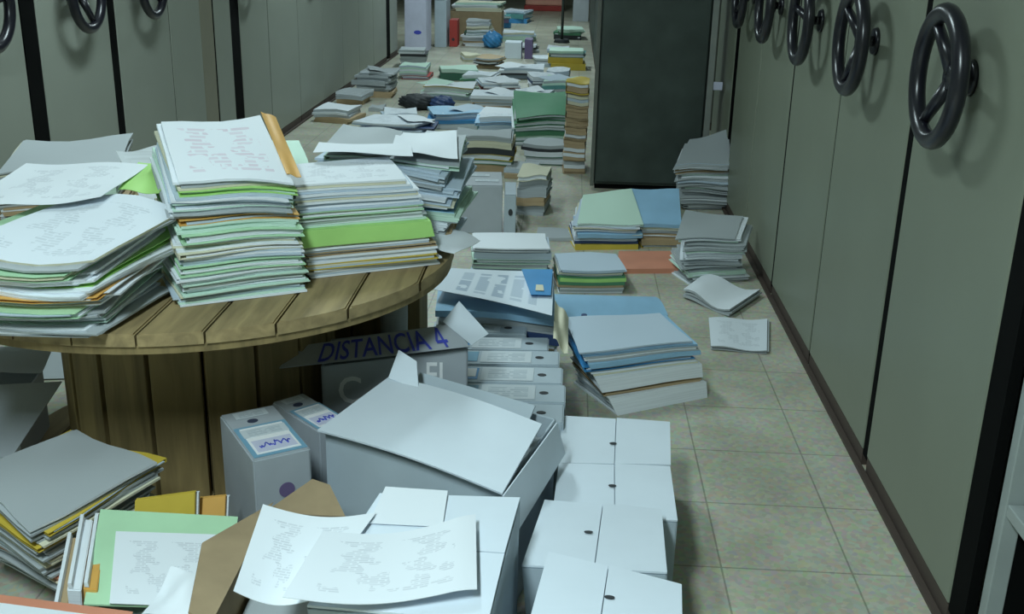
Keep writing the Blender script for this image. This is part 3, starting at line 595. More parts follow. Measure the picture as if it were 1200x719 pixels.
# light blue rolled folder
def blue_roll():
    bm = bmesh.new()
    A = [Vector(q) for q in ((-.03, 4.20, .0), (.46, 4.37, .0), (.38, 4.55, .0), (-.04, 4.50, .0))]
    def P(u, v, s):
        p = bil(A, u, v); p.z = .03+.085*math.sin(PI*min(1, max(0, v*.9+.05)))*(1-.35*u)+s*.008; return p
    slab(bm, P, 8, 10, .01, 0, 0)
    t = thing('plastic_folder', (.18, 4.38, 0), 'light blue domed folder lying across the aisle', 'folder')
    obj('folder_cover', bm, 'sky', t, world=True)
    bm = bmesh.new()
    def P2(u, v, s):
        p = bil(A, .04+u*.9, .06+v*.85); p.z = .002+s*(.02+.068*math.sin(PI*min(1, max(0, v*.8+.1)))*(1-.35*u)); return p
    slab(bm, P2, 6, 8, .01, 0, 0); obj('pages', bm, 'bluish', t, world=True)
    bm = bmesh.new(); cyl(bm, (.10, 4.232, .002), (.10, 4.232, .085), .012, None, 14); o = obj('clip', bm, 'navy', t, world=True); o['label'] = 'navy clip on the front edge'
blue_roll()
def flat_folder(Q, c, label, h=.02, mat_pages='bluish'):
    c0 = sum((Vector(q) for q in Q), Vector())/4
    t = thing('file_folder', (c0.x, c0.y, min(q[2] for q in Q)), label, 'folder')
    Qv = [Vector(q) for q in Q]
    bm = bmesh.new()
    for a, b_ in ((0, .002), (h-.002, h)): slab(bm, lambda u, v, s, a=a, b_=b_: bil(Qv, u, v)+Vector((0, 0, a+(b_-a)*s)), 4, 4, 0)
    slab(bm, lambda u, v, s: bil(Qv, u, -.01+v*.01)+Vector((0, 0, s*h)), 4, 1, 0)
    obj('folder_cover', bm, c, t, world=True)
    bm = bmesh.new(); slab(bm, lambda u, v, s: bil(Qv, .03+u*.94, .03+v*.94)+Vector((0, 0, .0025+(h-.005)*s)), 4, 4, 0)
    obj('pages', bm, mat_pages, t, world=True)
flat_folder([(.27, 5.08, 0), (.60, 5.13, 0), (.63, 5.44, 0), (.29, 5.39, 0)], 'salmon', 'salmon red folder lying flat on the floor in mid aisle', .025)
def floor_papers(name, Q, h, label, mat='greyish', top='page_faint', amp=.01):
    Qv = [Vector(q) for q in Q]; bm = bmesh.new(); uvl = bm.loops.layers.uv.new('UVMap')
    n = 3
    for k in range(n):
        j = Vector((RND.uniform(-.01, .01), RND.uniform(-.01, .01), 0))
        slab(bm, lambda u, v, s: bil(Qv, u, v)+j+Vector((0, 0, h*(k+.05+s*.9)/n+amp*(math.sin(3*u+1)**2)*(k+1+s*.5)/n)), 8, 8, 0, 1 if k == n-1 else 0, 0, uvl)
    tag(obj(name, bm, [mat, top], world=True), label, 'papers')
floor_papers('paper_bundle', [(.56, 4.74, 0), (.74, 4.50, 0), (.92, 4.80, 0), (.68, 4.98, 0)], .02, 'crumpled pale bundle lying aslant at the foot of the right shelving', 'greyish', 'white', .03)
floor_papers('paper_bundle', [(.62, 4.10, 0), (.84, 4.08, 0), (.905, 4.46, 0), (.65, 4.44, 0)], .012, 'thin printed bundle on the floor nearest the right shelving', 'greyish', 'page_faint', .01)

# ------------------------------------------------------------ archive boxes
def hexa(bm, B, T, mi=0, bev=.003):
    vs = [bm.verts.new(Vector(q)) for q in list(B)+list(T)]
    fs = [bm.faces.new([vs[i] for i in a]) for a in ((3, 2, 1, 0), (4, 5, 6, 7), (0, 1, 5, 4), (1, 2, 6, 5), (2, 3, 7, 6), (3, 0, 4, 7))]
    for f_ in fs: f_.material_index = mi
    if bev:
        r = bmesh.ops.bevel(bm, geom=list({e for f_ in fs for e in f_.edges}), offset=bev, segments=2, affect='EDGES')
        for f_ in r['faces']: f_.material_index = mi
def decal(name, Q, mat, parent, lift=.0012, th=.0008, label=None):
    """thin printed patch on a flat face: corners FL FR BR BL seen from outside"""
    Q = [Vector(q) for q in Q]; n = ((Q[1]-Q[0]).cross(Q[3]-Q[0])).normalized()
    bm = bmesh.new(); uvl = bm.loops.layers.uv.new('UVMap')
    slab(bm, lambda u, v, s: bil(Q, u, v)+n*(lift+th*s), 1, 1, 0, 0, 0, uvl)
    o = obj(name, bm, mat, parent, world=True)
    if label: o['label'] = label
    return o
def hole(name, c, n, ax, r, parent, ell=1.0, mat='dark'):
    c = Vector(c); n = Vector(n).normalized(); ax = Vector(ax).normalized(); by = n.cross(ax)
    bm = bmesh.new(); k = 24
    a = [bm.verts.new(c+n*.0005+ax*r*math.cos(2*PI*i/k)+by*r*ell*math.sin(2*PI*i/k)) for i in range(k)]
    b_ = [bm.verts.new(v.co+n*.0012) for v in a]
    bm.faces.new(b_); bm.faces.new(list(reversed(a)))
    for i in range(k): bm.faces.new((a[i], a[(i+1) % k], b_[(i+1) % k], b_[i]))
    bmesh.ops.recalc_face_normals(bm, faces=bm.faces)
    return obj(name, bm, mat, parent, world=True)
# row of six boxes standing with their narrow printed backs upwards
ys = [2.80, 2.935, 3.075, 3.215, 3.345, 3.475, 3.60]
rights = [.022, .026, .016, .004, -.035, -.115]
names = ['frontmost', 'second from the front', 'third from the front', 'fourth from the front', 'fifth from the front', 'hindmost']
for k in range(6):
    y0, y1 = ys[k]+.003, ys[k+1]-.004; xr = rights[k]; xl = xr-.33; h = .26+.004*math.sin(k*3)
    sk = .012+.004*k
    t = thing('archive_box', ((xl+xr)/2, (y0+y1)/2, 0), f'grey archive box with printed back up, {names[k]} of the row', 'box', 'archive boxes standing in a row on the floor')
    bm = bmesh.new(); hexa(bm, [(xl, y0, 0), (xr, y0+sk, 0), (xr, y1+sk, 0), (xl, y1, 0)], [(xl, y0, h), (xr, y0+sk, h), (xr, y1+sk, h), (xl, y1, h)], 0, .004)
    obj('box_body', bm, 'archive_board', t, world=True)
    def q(u0, u1, v0, v1):
        f_ = lambda u, v: (lerp(xl, xr, u), lerp(y0, y1, v)+sk*u, h)
        return [f_(u0, v0), f_(u1, v0), f_(u1, v1), f_(u0, v1)]
    decal('printed_table', q(.22, .72, .12, .9), 'spine_print', t)
    if k < 5: decal('blue_mark', q(.03, .19, .18, .85), 'label_blue' if k % 2 else 'blue', t, label='blue printed mark')
    if k == 2: decal('white_mark', q(.03, .17, .3, .8), 'print_white', t, lift=.0025)
    c = q(.80, .80, .5, .5)[0]; hole('finger_hole', c, (0, 0, 1), (1, 0, 0), .014, t, .75)
# grey archive box in mid aisle
def big_box(x0, x1, y0, y1, z0, z1, label, mat='grey_board', name='archive_box', rot=0, marks=True):
    t = thing(name, ((x0+x1)/2, (y0+y1)/2, z0), label, 'box')
    M = Matrix.Translation(((x0+x1)/2, (y0+y1)/2, 0)) @ Matrix.Rotation(rot, 4, 'Z') @ Matrix.Translation((-(x0+x1)/2, -(y0+y1)/2, 0))
    bm = bmesh.new(); box(bm, x0, x1, y0, y1, z0, z1-.004, .004, 0, M); obj('box_body', bm, mat, t, world=True)
    bm = bmesh.new(); box(bm, x0+.001, x1-.001, y0+.001, y1-.001, z1-.0035, z1, .0012, 0, M); obj('top_flap', bm, mat, t, world=True)
    return t, M
t, M = big_box(-.63, -.35, 5.72, 6.06, 0, .27, 'grey archive box standing in mid aisle behind the spool', rot=.08)
hole('finger_hole', M @ Vector((-.60, 5.7195, .19)), (-.08*0, -1, 0), (1, 0, 0), .018, t, .6, 'purple')
decal('printed_label', [M @ Vector(v) for v in ((-.50, 5.80, .271), (-.37, 5.80, .271), (-.37, 5.86, .271), (-.50, 5.86, .271))], 'spine_print', t, label='small printed label')
decal('printed_label', [M @ Vector(v) for v in ((-.60, 5.93, .271), (-.42, 5.93, .271), (-.42, 5.99, .271), (-.60, 5.99, .271))], 'spine_print', t, label='small printed label')
t, M = big_box(-.335, -.27, 5.74, 6.04, 0, .22, 'narrow pale archive box right of the grey one in mid aisle', 'archive_board', rot=.05)
hole('finger_hole', M @ Vector((-.30, 5.7395, .12)), (0, -1, 0), (1, 0, 0), .012, t, 1.6, 'dark')

# two labelled file boxes beside the spool
def file_box(cx, cy, w, d, rot, z0, z1, label, full=True):
    a = math.radians(rot); ca, sa = math.cos(a), math.sin(a)
    f_ = lambda x, y, z: (cx+x*ca-y*sa, cy+x*sa+y*ca, z)
    t = thing('archive_box', (cx, cy, z0), label, 'box')
    x, y = w/2, d/2
    bm = bmesh.new(); hexa(bm, [f_(-x, -y, z0), f_(x, -y, z0), f_(x, y, z0), f_(-x, y, z0)], [f_(-x, -y, z1), f_(x, -y, z1), f_(x, y, z1), f_(-x, y, z1)], 0, .004)
    obj('box_body', bm, 'grey_board', t, world=True)
    def top(u0, u1, v0, v1): g = lambda u, v: f_(lerp(-x, x, u), lerp(-y, y, v), z1); return [g(u0, v0), g(u1, v0), g(u1, v1), g(u0, v1)]
    def front(u0, u1, v0, v1): g = lambda u, v: f_(lerp(-x, x, u), -y, lerp(z0, z1, v)); return [g(u0, v0), g(u1, v0), g(u1, v1), g(u0, v1)]
    decal('label_border', top(.04, .97, .03, .64), 'label_blue', t, label='blue-bordered paper label')
    decal('label_paper', top(.12, .89, .07, .60), 'print_white', t, lift=.0025)
    decal('label_field', top(.16, .85, .10, .32), 'label_lilac', t, lift=.0038)
    # unreadable blue handwriting on the label
    bm = bmesh.new(); rr = random.Random(4)
    Q = [Vector(v) for v in top(.24, .78, .14, .28)]
    pts = [bil(Q, k/28, .5+rr.uniform(-.42, .42) if k % 2 else .5+rr.uniform(-.2, .2))+Vector((0, 0, .0052)) for k in range(29)]
    for p0, p1 in zip(pts, pts[1:]): cyl(bm, p0, p1, .0016, None, 6)
    o = obj('handwriting', bm, 'ink_blue', t, world=True); o['label'] = 'blue handwriting'
    c = top(.45, .45, .74, .74)[0]; hole('finger_hole', c, (0, 0, 1), (ca, sa, 0), .014, t, .8, 'ink_dark')
    decal('printed_lines', top(.1, .9, .40, .56), 'spine_print', t, lift=.0038)
    decal('printed_heading', top(.2, .8, .82, .95), 'spine_print', t)
    if full:
        n = Vector((sa, -ca, 0)); hole('crest', front(.55, .55, .70, .70)[0], n, (ca, sa, 0), .020, t, 1, 'purple')['label'] = 'small round dark crest'
        for nm, u0, u1, v0, v1 in (('frame_line', .15, .88, .55, .562), ('frame_line', .15, .88, .10, .112), ('frame_line', .15, .18, .10, .56), ('frame_line', .85, .88, .10, .56)):
            decal(nm, front(u0, u1, v0, v1), 'ink_dark', t)
        hole('finger_hole', front(.52, .52, .47, .47)[0], n, (ca, sa, 0), .010, t, 1, 'dark')
file_box(-.742, 2.455, .145, .29, 33, .046, .372, 'grey file box with a blue-bordered label standing before the spool')
file_box(-.665, 2.64, .10, .24, 45, .046, .345, 'grey file box half hidden behind the blue-labelled file box', False)

# ------------------------------------------------------------ box marked DISTANCIA 4
t = thing('cardboard_box', (-.47, 3.0, .046), 'worn grey box with a flap reading DISTANCIA 4 beside the spool', 'box')
A0, A1 = Vector((-.685, 2.86, 0)), Vector((-.262, 2.90, 0))
nv = Vector((-(A1-A0).y, (A1-A0).x, 0)).normalized(); Dp = .22
zt = .384
bm = bmesh.new()
def wall(bm, a, b_, z0, z1, th=.006, z1b=None):
    a = Vector(a); b_ = Vector(b_); d = (b_-a).normalized(); n = Vector((-d.y, d.x, 0))*th
    z1b = z1 if z1b is None else z1b
    hexa(bm, [(a.x, a.y, z0), (b_.x, b_.y, z0), ((b_+n).x, (b_+n).y, z0), ((a+n).x, (a+n).y, z0)], [(a.x, a.y, z1), (b_.x, b_.y, z1b), ((b_+n).x, (b_+n).y, z1b), ((a+n).x, (a+n).y, z1)], 0, .001)
A2, A3 = A1+nv*Dp, A0+nv*Dp
zb = .048
wall(bm, A0, A1, zb, zt, .006, zt+.058); wall(bm, A1, A2, zb, zt+.058); wall(bm, A2, A3, zb, zt+.058, .006, zt); wall(bm, A3, A0, zb, zt)
hexa(bm, [(p_.x, p_.y, zb) for p_ in (A0, A1, A2, A3)], [(p_.x, p_.y, zb+.006) for p_ in (A0, A1, A2, A3)], 0, 0)
obj('box_body', bm, 'grey_board', t, world=True)
# flap: leans up and back from the front edge, curling high at its right end
FL = [Vector((-.79, 2.80, .398)), Vector((-.255, 2.88, .456)), Vector((-.315, 2.985, .484)), Vector((-.775, 2.90, .425))]
def flapP(u, v, s=0):
    p_ = bil(FL, u, v); k = max(0, (u-.66)/.34)
    return p_+Vector((0, -.0022, .0025))*s
bm = bmesh.new(); slab(bm, flapP, 24, 6, 0)
# curled corner at the flap's right end; its white paints in the light there
obj('top_flap', bm, 'grey_board', t, world=True)
loose_sheet('flap_corner', [(-.345, 2.990, .489), (-.250, 2.880, .462), (-.205, 2.935, .478), (-.300, 3.02, .545)], 'curled corner of the flap, light painted in as white', None, 'white_board', lambda u, v: (0, .01*math.sin(PI*u)*math.sin(PI*v), -.008*math.sin(PI*u)*math.sin(PI*v)), parent=t)
def text_mesh(txt, size, P, name, mat, parent, outline=False, label=None):
    """letters laid onto P(x, y) -> world point, x along the line in metres, y up the line"""
    cu = bpy.data.curves.new('lettering', 'FONT'); cu.body = txt; cu.size = size; cu.extrude = 0; cu.resolution_u = 3
    if not outline: cu.offset = size*.010
    o = bpy.data.objects.new('lettering', cu); COL.objects.link(o); bpy.context.view_layer.update()
    me = bpy.data.meshes.new_from_object(o.evaluated_get(bpy.context.evaluated_depsgraph_get()))
    bpy.data.objects.remove(o); bpy.data.curves.remove(cu)
    bm = bmesh.new(); bm.from_mesh(me); bpy.data.meshes.remove(me)
    bmesh.ops.triangulate(bm, faces=bm.faces)
    x1 = max(v.co.x for v in bm.verts); y1 = max(v.co.y for v in bm.verts)
    for v in bm.verts: v.co = P(v.co.x/x1, v.co.y/y1)
    ob = obj(name, bm, mat, parent, world=True)
    if label: ob['label'] = label
    return ob
UPF = Vector((0, -.004, .0055))
text_mesh('DISTANCIA', .1, lambda x, y: flapP(.19+x*.615, .06+y*.84)+UPF, 'lettering', 'ink_blue', t, label='blue capital letters')
# the numeral 4 as three strokes
bm = bmesh.new()
for (xa, ya), (xb, yb), hw in (((.66, 0), (.66, 1), .11), ((0, .30), (1, .30), .075), ((.03, .30), (.62, 1.0), .085)):
    dx, dy = xb-xa, yb-ya; L_ = math.hypot(dx, dy); ox, oy = -dy/L_*hw, dx/L_*hw
    bm.faces.new([bm.verts.new(flapP(.845+px_*.062, .06+py_*.84)+UPF) for px_, py_ in ((xa+ox, ya+oy), (xa-ox, ya-oy), (xb-ox, yb-oy), (xb+ox, yb+oy))])
obj('numeral', bm, 'ink_blue', t, world=True)['label'] = 'blue numeral 4'
dr = (A1-A0).normalized()
def frontP(x0, w_, z0, h_):
    return lambda x, y: A0+dr*(x0+x*w_)-nv*.0015+Vector((0, 0, z0+y*h_))
text_mesh('C', .1, frontP(.045, .07, .27, .085), 'letter', 'print_white', t, False, 'white letter')
text_mesh('EL', .1, frontP(.30, .075, .325, .075), 'letters', 'print_white', t, False, 'white letters')
# pale roll under the rim of the spool
bm = bmesh.new(); cyl(bm, (-.535, 3.24, .046), (-.53, 3.24, .62), .042, .045, 28)
tag(obj('paper_roll', bm, 'greyish', world=True), 'pale paper roll standing under the right rim of the spool', 'paper roll')

t = thing('wooden_crate', (-.56, 3.42, 0), 'brown wooden crate seen under the right rim of the spool', 'crate')
for k in range(3):
    x0 = -.80+k*.116
    bm = bmesh.new(); box(bm, x0, x0+.108, 3.32, 3.338, 0, .58, .002); obj('board', bm, 'wood_stave', t, world=True)
bm = bmesh.new(); box(bm, -.795, -.46, 3.34, 3.52, 0, .57, .003); obj('crate_body', bm, 'wood_stave', t, world=True)
# ------------------------------------------------------------ large open white box
t = thing('white_box', (-.29, 2.45, 0), 'large white cardboard box with slanting open flaps beside the archive boxes', 'box')
W0, W1, W2, W3 = Vector((-.585, 2.46, 0)), Vector((-.115, 2.20, 0)), Vector((.0, 2.60, 0)), Vector((-.46, 2.84, 0))
zl = .385
bm = bmesh.new()
for a, b_ in ((W0, W1), (W1, W2), (W2, W3), (W3, W0)): wall(bm, a, b_, .001, zl-.012)
hexa(bm, [(p_.x, p_.y, .001) for p_ in (W0, W1, W2, W3)], [(p_.x, p_.y, .007) for p_ in (W0, W1, W2, W3)], 0, 0)
obj('box_body', bm, 'archive_board', t, world=True)
loose_sheet('top_flap', [(-.60, 2.44, zl), (-.115, 2.17, zl-.005), (-.035, 2.49, zl+.02), (-.46, 2.72, zl+.035)], None, None, 'white_board', lambda u, v: (0, 0, .012*math.sin(PI*u)), th=.005, parent=t)
loose_sheet('raised_flap', [(-.46, 2.70, zl+.040), (-.37, 2.645, zl+.035), (-.385, 2.72, zl+.085), (-.44, 2.76, zl+.10)], 'white flap corner standing up', None, 'white_board', None, th=.004, parent=t)
loose_sheet('back_flap', [(-.40, 2.735, zl-.02), (-.075, 2.56, zl-.02), (-.055, 2.605, zl+.02), (-.385, 2.785, zl+.025)], None, None, 'archive_board', None, th=.004, parent=t)
loose_sheet('side_flap', [(-.115, 2.165, zl-.004), (-.085, 2.16, zl-.10), (.025, 2.575, zl-.10), (.0, 2.55, zl+.0)], None, None, 'white_board', None, th=.004, parent=t)
bm = bmesh.new(); WI = [lerp(q_, (W0+W1+W2+W3)/4, .12) for q_ in (W0, W1, W2, W3)]; hexa(bm, [(q_.x, q_.y, .01) for q_ in WI], [(q_.x, q_.y, .32) for q_ in WI], 0, .002)
tag(obj('paper_bundle', bm, 'greyish', world=True), 'papers packed inside the large open white box', 'papers')

# ------------------------------------------------------------ front white box and the letters on it
t = thing('white_box', (-.25, 1.82, 0), 'white cardboard box at the front bottom with letters lying on it', 'box')
B0, B1, B2, B3 = Vector((-.43, 1.62, 0)), Vector((-.105, 1.60, 0)), Vector((-.07, 2.04, 0)), Vector((-.37, 2.03, 0))
zf = .445
bm = bmesh.new()
for a, b_ in ((B0, B1), (B1, B2), (B2, B3), (B3, B0)): wall(bm, a, b_, .001, zf-.003)
hexa(bm, [(p_.x, p_.y, .001) for p_ in (B0, B1, B2, B3)], [(p_.x, p_.y, .007) for p_ in (B0, B1, B2, B3)], 0, 0)
obj('box_body', bm, 'archive_board', t, world=True)
loose_sheet('top_flap', [(-.43, 1.62, zf), (-.105, 1.60, zf), (-.09, 1.818, zf), (-.40, 1.828, zf)], None, None, 'white_board', None, th=.005, parent=t)
loose_sheet('top_flap', [(-.40, 1.832, zf), (-.09, 1.822, zf), (-.07, 2.04, zf), (-.37, 2.03, zf)], None, None, 'white_board', None, th=.005, parent=t)
loose_sheet('paper_sheet', [(-.37, 1.90, zf+.008), (-.22, 1.90, zf+.008), (-.225, 2.04, zf+.012), (-.36, 2.045, zf+.012)], 'blank white sheet under the letters at the back of the front box', 'paper', 'white')
loose_sheet('letter_sheet', [(-.555, 1.60, .485), (-.42, 1.62, zf+.016), (-.36, 1.93, zf+.016), (-.585, 1.90, .485)], 'white letter sticking out left from under the printed letter', 'paper', 'page', lambda u, v: (0, 0, -.02*math.sin(PI*u)), nu=14)
loose_sheet('letter_sheet', [(-.455, 1.555, .505), (-.130, 1.66, zf+.024), (-.155, 1.92, zf+.024), (-.435, 1.78, .50)], 'printed letter lying on top of the front white box', 'paper', 'page', lambda u, v: (0, 0, -.022*math.sin(PI*min(1, u*1.1))+.004), nu=16)

# ------------------------------------------------------------ row of white cartons with closed lids down the right side
def carton(B, T, label, hole_uv=(.48, .4), slit=.5, seed=0):
    B = [Vector(q) for q in B]; T = [Vector(q) for q in T]
    c = sum(B, Vector())/4
    t = thing('white_box', (c.x, c.y, c.z), label, 'box', 'closed white cartons in a row down the aisle')
    n = ((T[1]-T[0]).cross(T[3]-T[0])).normalized()
    bm = bmesh.new(); hexa(bm, B, [q-n*.006 for q in T], 0, .003); obj('box_body', bm, 'archive_board', t, world=True)
    for u0, u1, lift in ((0.0, slit-.004, 0), (slit+.004, 1.0, .003)):
        bm = bmesh.new()
        slab(bm, lambda u, v, s: bil(T, lerp(u0, u1, u), v)+n*(-.0055+.0045*s+lift*(1-u)*v), 4, 4, 0); obj('lid_flap', bm, 'white_board', t, world=True)
    hole('finger_hole', bil(T, *hole_uv)+n*.002, n, (T[1]-T[0]), .010, t, .6)
def updown(pts, z0, dz=(0, 0, 0, 0)): return [(x, y, z0+d) for (x, y), d in zip(pts, dz)]
def crt(pts, z1, label, dz=(0, 0, 0, 0), z0=.001, **k): carton(updown(pts, z0), updown(pts, z1, dz), label, **k)
crt([(.01, 2.62), (.315, 2.64), (.335, 2.91), (.02, 2.92)], .235, 'closed white carton, hindmost of the row beside the large white box')
crt([(.0, 2.33), (.305, 2.33), (.31, 2.61), (.012, 2.60)], .245, 'closed white carton, second from the back of the row', hole_uv=(.48, .55))
carton([(-.03, 1.98, .001), (.262, 1.98, .001), (.275, 2.31, .001), (-.015, 2.31, .001)], [(-.06, 1.97, .33), (.245, 1.97, .33), (.262, 2.31, .285), (-.020, 2.32, .29)], 'closed white carton, third from the back of the row', hole_uv=(.42, .5))
carton([(-.03, 1.66, .001), (.27, 1.60, .001), (.30, 1.90, .001), (.0, 1.95, .001)], [(-.045, 1.60, .40), (.235, 1.56, .40), (.262, 1.86, .375), (-.005, 1.94, .385)], 'closed white carton, frontmost and tilted, of the row', hole_uv=(.50, .62), slit=.46)

# ------------------------------------------------------------ front left: stacks, folders and the brown carton
stack([(-1.40, 2.30, .047), (-1.14, 2.15, .047), (-1.00, 2.40, .047), (-1.26, 2.56, .047)], [(-1.43, 2.24, .33), (-1.17, 2.06, .31), (-.99, 2.35, .33), (-1.29, 2.52, .33)],
      [p('greyish', 1), p('greyish', .8), f('salmon', .3), p('greyish', .9), p('cream', .5), p('greyish', .9), f('mustard', .3, spine='back'), p('greyish', .6), f('mustard', .25, spine='back'), p('greyish', .45)],
      'low left stack at the spool foot', 'papers in the low left stack at the spool foot', 81, wave=.012, jit=.05, top='greyish')
far(-.85, 1.98, .28, .28, 14, .235, [p('tan'), p('greyish'), f('orange', .6), p('white'), f('mustard', .6), p('greyish')], 'pile under the green folder', 82, near=1, jit=.03, z0=.001)
t = thing('file_folder', (-.93, 2.0, .25), 'open mint green folder holding a printed page, front left', 'folder')
loose_sheet('folder_cover', [(-.950, 1.835, .268), (-.66, 1.855, .262), (-.722, 2.15, .30), (-1.038, 2.137, .31)], 'mint green card cover', None, 'pale_green', None, th=.004, parent=t)
loose_sheet('page', [(-.896, 1.835, .276), (-.665, 1.85, .269), (-.735, 2.075, .300), (-.969, 2.055, .308)], None, None, 'page', None, parent=t)
loose_sheet('paper_sheet', [(-.80, 1.765, .300), (-.715, 1.785, .294), (-.722, 1.885, .325), (-.79, 1.905, .322)], 'crumpled white sheet lying on the open green folder', 'paper', 'white', wob(.012, 5, 1))
def leaning(x0, x1, y, z1, c, label, th=.012, back=.05, skew=0.0):
    B = [(x0, y, .12), (x1, y, .12), (x1, y+th, .12), (x0, y+th, .12)]; T = [(x0, y+back, z1), (x1, y+back, z1+skew), (x1, y+back+th, z1+skew), (x0, y+back+th, z1)]
    t_ = thing('file_folder', ((x0+x1)/2, y, .12), label, 'folder')
    bm = bmesh.new(); hexa(bm, B, [Vector(q) for q in T], 0, .001); obj('folder_cover', bm, c, t_, world=True)
    B2 = [Vector(q)+Vector((.004, th+.001, 0)) for q in B[:2]]+[Vector(q)+Vector((.004, th*1.9, 0)) for q in B[:2]][::-1]
    T2 = [Vector(q)+Vector((.004, th+.001, -.008)) for q in T[:2]]+[Vector(q)+Vector((.004, th*1.9, -.008)) for q in T[:2]][::-1]
    bm = bmesh.new(); hexa(bm, B2, T2, 0, 0); obj('pages', bm, 'white', t_, world=True)
leaning(-1.01, -.86, 2.21, .268, 'mustard', 'mustard folder leaning behind the green folder, left one', skew=.03)
leaning(-.93, -.80, 2.25, .248, 'orange', 'orange folder leaning behind the green folder, right one', skew=.02)
# folders on edge at the left of the green one
for k, (x, c, lb) in enumerate(((-1.085, 'tan', 'tan folder standing on edge, leftmost beside the green folder'), (-1.05, 'white', 'white papers standing on edge between two folders, front left'), (-1.015, 'orange', 'orange folder standing on edge next to the green folder'))):
    z1 = (.24, .29, .295)[k]; ln = .03
    bm = bmesh.new(); hexa(bm, [(x+.05, 1.86, .001), (x+.068, 1.86, .001), (x-.01, 2.11, .001), (x-.028, 2.11, .001)], [(x+.05, 1.87, z1-.01), (x+.08, 1.87, z1-.01), (x-.005, 2.13, z1), (x-.035, 2.13, z1)], 0, .002)
    t_ = thing('file_folder', (x, 1.96, .001), lb, 'folder'); obj('folder_cover', bm, c, t_, world=True)
    bm = bmesh.new(); hexa(bm, [(x+.052, 1.872, z1-.008), (x+.062, 1.872, z1-.008), (x-.022, 2.128, z1+.002), (x-.032, 2.128, z1+.002)], [(x+.052, 1.872, z1+.004), (x+.060, 1.872, z1+.004), (x-.024, 2.128, z1+.014), (x-.032, 2.128, z1+.014)], 0, 0); obj('page_edges', bm, 'white', t_, world=True)
# brown carton with open flaps
t = thing('cardboard_box', (-.60, 1.98, 0), 'open brown cardboard box with spread flaps before the file boxes', 'box')
C0, C1, C2, C3 = Vector((-.665, 1.72, 0)), Vector((-.445, 1.72, 0)), Vector((-.47, 2.17, 0)), Vector((-.665, 2.17, 0))
bm = bmesh.new()
for a, b_ in ((C0, C1), (C1, C2), (C2, C3), (C3, C0)): wall(bm, a, b_, .001, .30)
hexa(bm, [(p_.x, p_.y, .001) for p_ in (C0, C1, C2, C3)], [(p_.x, p_.y, .007) for p_ in (C0, C1, C2, C3)], 0, 0)
obj('box_body', bm, 'carton', t, world=True)
loose_sheet('side_flap', [(-.70, 1.75, .325), (-.655, 1.73, .305), (-.645, 2.17, .33), (-.745, 1.97, .34)], None, None, 'carton', None, th=.005, parent=t)
loose_sheet('back_flap', [(-.665, 2.165, .305), (-.475, 2.165, .305), (-.53, 2.255, .335), (-.575, 2.27, .340)], None, None, 'carton', None, th=.005, parent=t)
bm = bmesh.new(); hexa(bm, [(-.65, 1.74, .008), (-.46, 1.74, .008), (-.485, 2.15, .008), (-.65, 2.15, .008)], [(-.65, 1.74, .20), (-.46, 1.74, .20), (-.485, 2.15, .22), (-.65, 2.15, .22)], 0, .004)
tag(obj('paper_bundle', bm, 'greyish', world=True), 'papers lying inside the open brown cardboard box', 'papers')
far(-1.02, 1.66, .36, .26, -3, .255, [p('greyish'), b('carton'), p('greyish'), p('bluish')], 'front pile at the bottom left corner', 83, near=1, jit=.02, z0=.001)
flat_folder([(-1.24, 1.46, .262), (-.80, 1.46, .262), (-.837, 1.81, .266), (-1.25, 1.85, .272)], 'salmon', 'salmon orange folder at the bottom left corner of the photo', .012, 'white')
loose_sheet('paper_sheet', [(-1.18, 1.46, .280), (-.90, 1.46, .278), (-.90, 1.785, .282), (-1.18, 1.81, .288)], 'white sheet on the salmon orange folder, bottom left', 'paper', 'white')
# left background under the spool: pale opened carton with sheets
t = thing('grey_carton', (-1.86, 3.0, 0), 'opened pale grey carton on the floor at the far left', 'box')
D0, D1, D2, D3 = Vector((-2.00, 2.70, 0)), Vector((-1.58, 2.80, 0)), Vector((-1.63, 3.08, 0)), Vector((-2.07, 2.98, 0))
bm = bmesh.new()
for a, b_ in ((D0, D1), (D1, D2), (D2, D3), (D3, D0)): wall(bm, a, b_, .001, .24)
hexa(bm, [(p_.x, p_.y, .001) for p_ in (D0, D1, D2, D3)], [(p_.x, p_.y, .007) for p_ in (D0, D1, D2, D3)], 0, 0)
obj('box_body', bm, 'grey_board', t, world=True)
loose_sheet('front_flap', [(-1.95, 2.50, .17), (-1.50, 2.61, .18), (-1.46, 2.86, .30), (-1.95, 2.76, .29)], None, None, 'grey_board', None, th=.004, parent=t)
loose_sheet('paper_sheet', [(-2.1, 2.95, .27), (-1.62, 3.05, .255), (-1.66, 3.26, .25), (-2.14, 3.14, .26)], 'pale sheet lying over the opened grey carton at the far left', 'paper', 'greyish', wob(.015, 5))
loose_sheet('paper_sheet', [(-2.05, 3.50, .004), (-1.70, 3.56, .004), (-1.74, 3.85, .006), (-2.1, 3.80, .006)], 'white sheet on the floor left of the spool', 'paper', 'greyish', None)
far(-1.95, 2.86, .2, .16, 20, .22, [p('tan'), f('purple', .5), p('tan')], 'brown pile in the grey carton', 84, z0=.009, jit=.03)

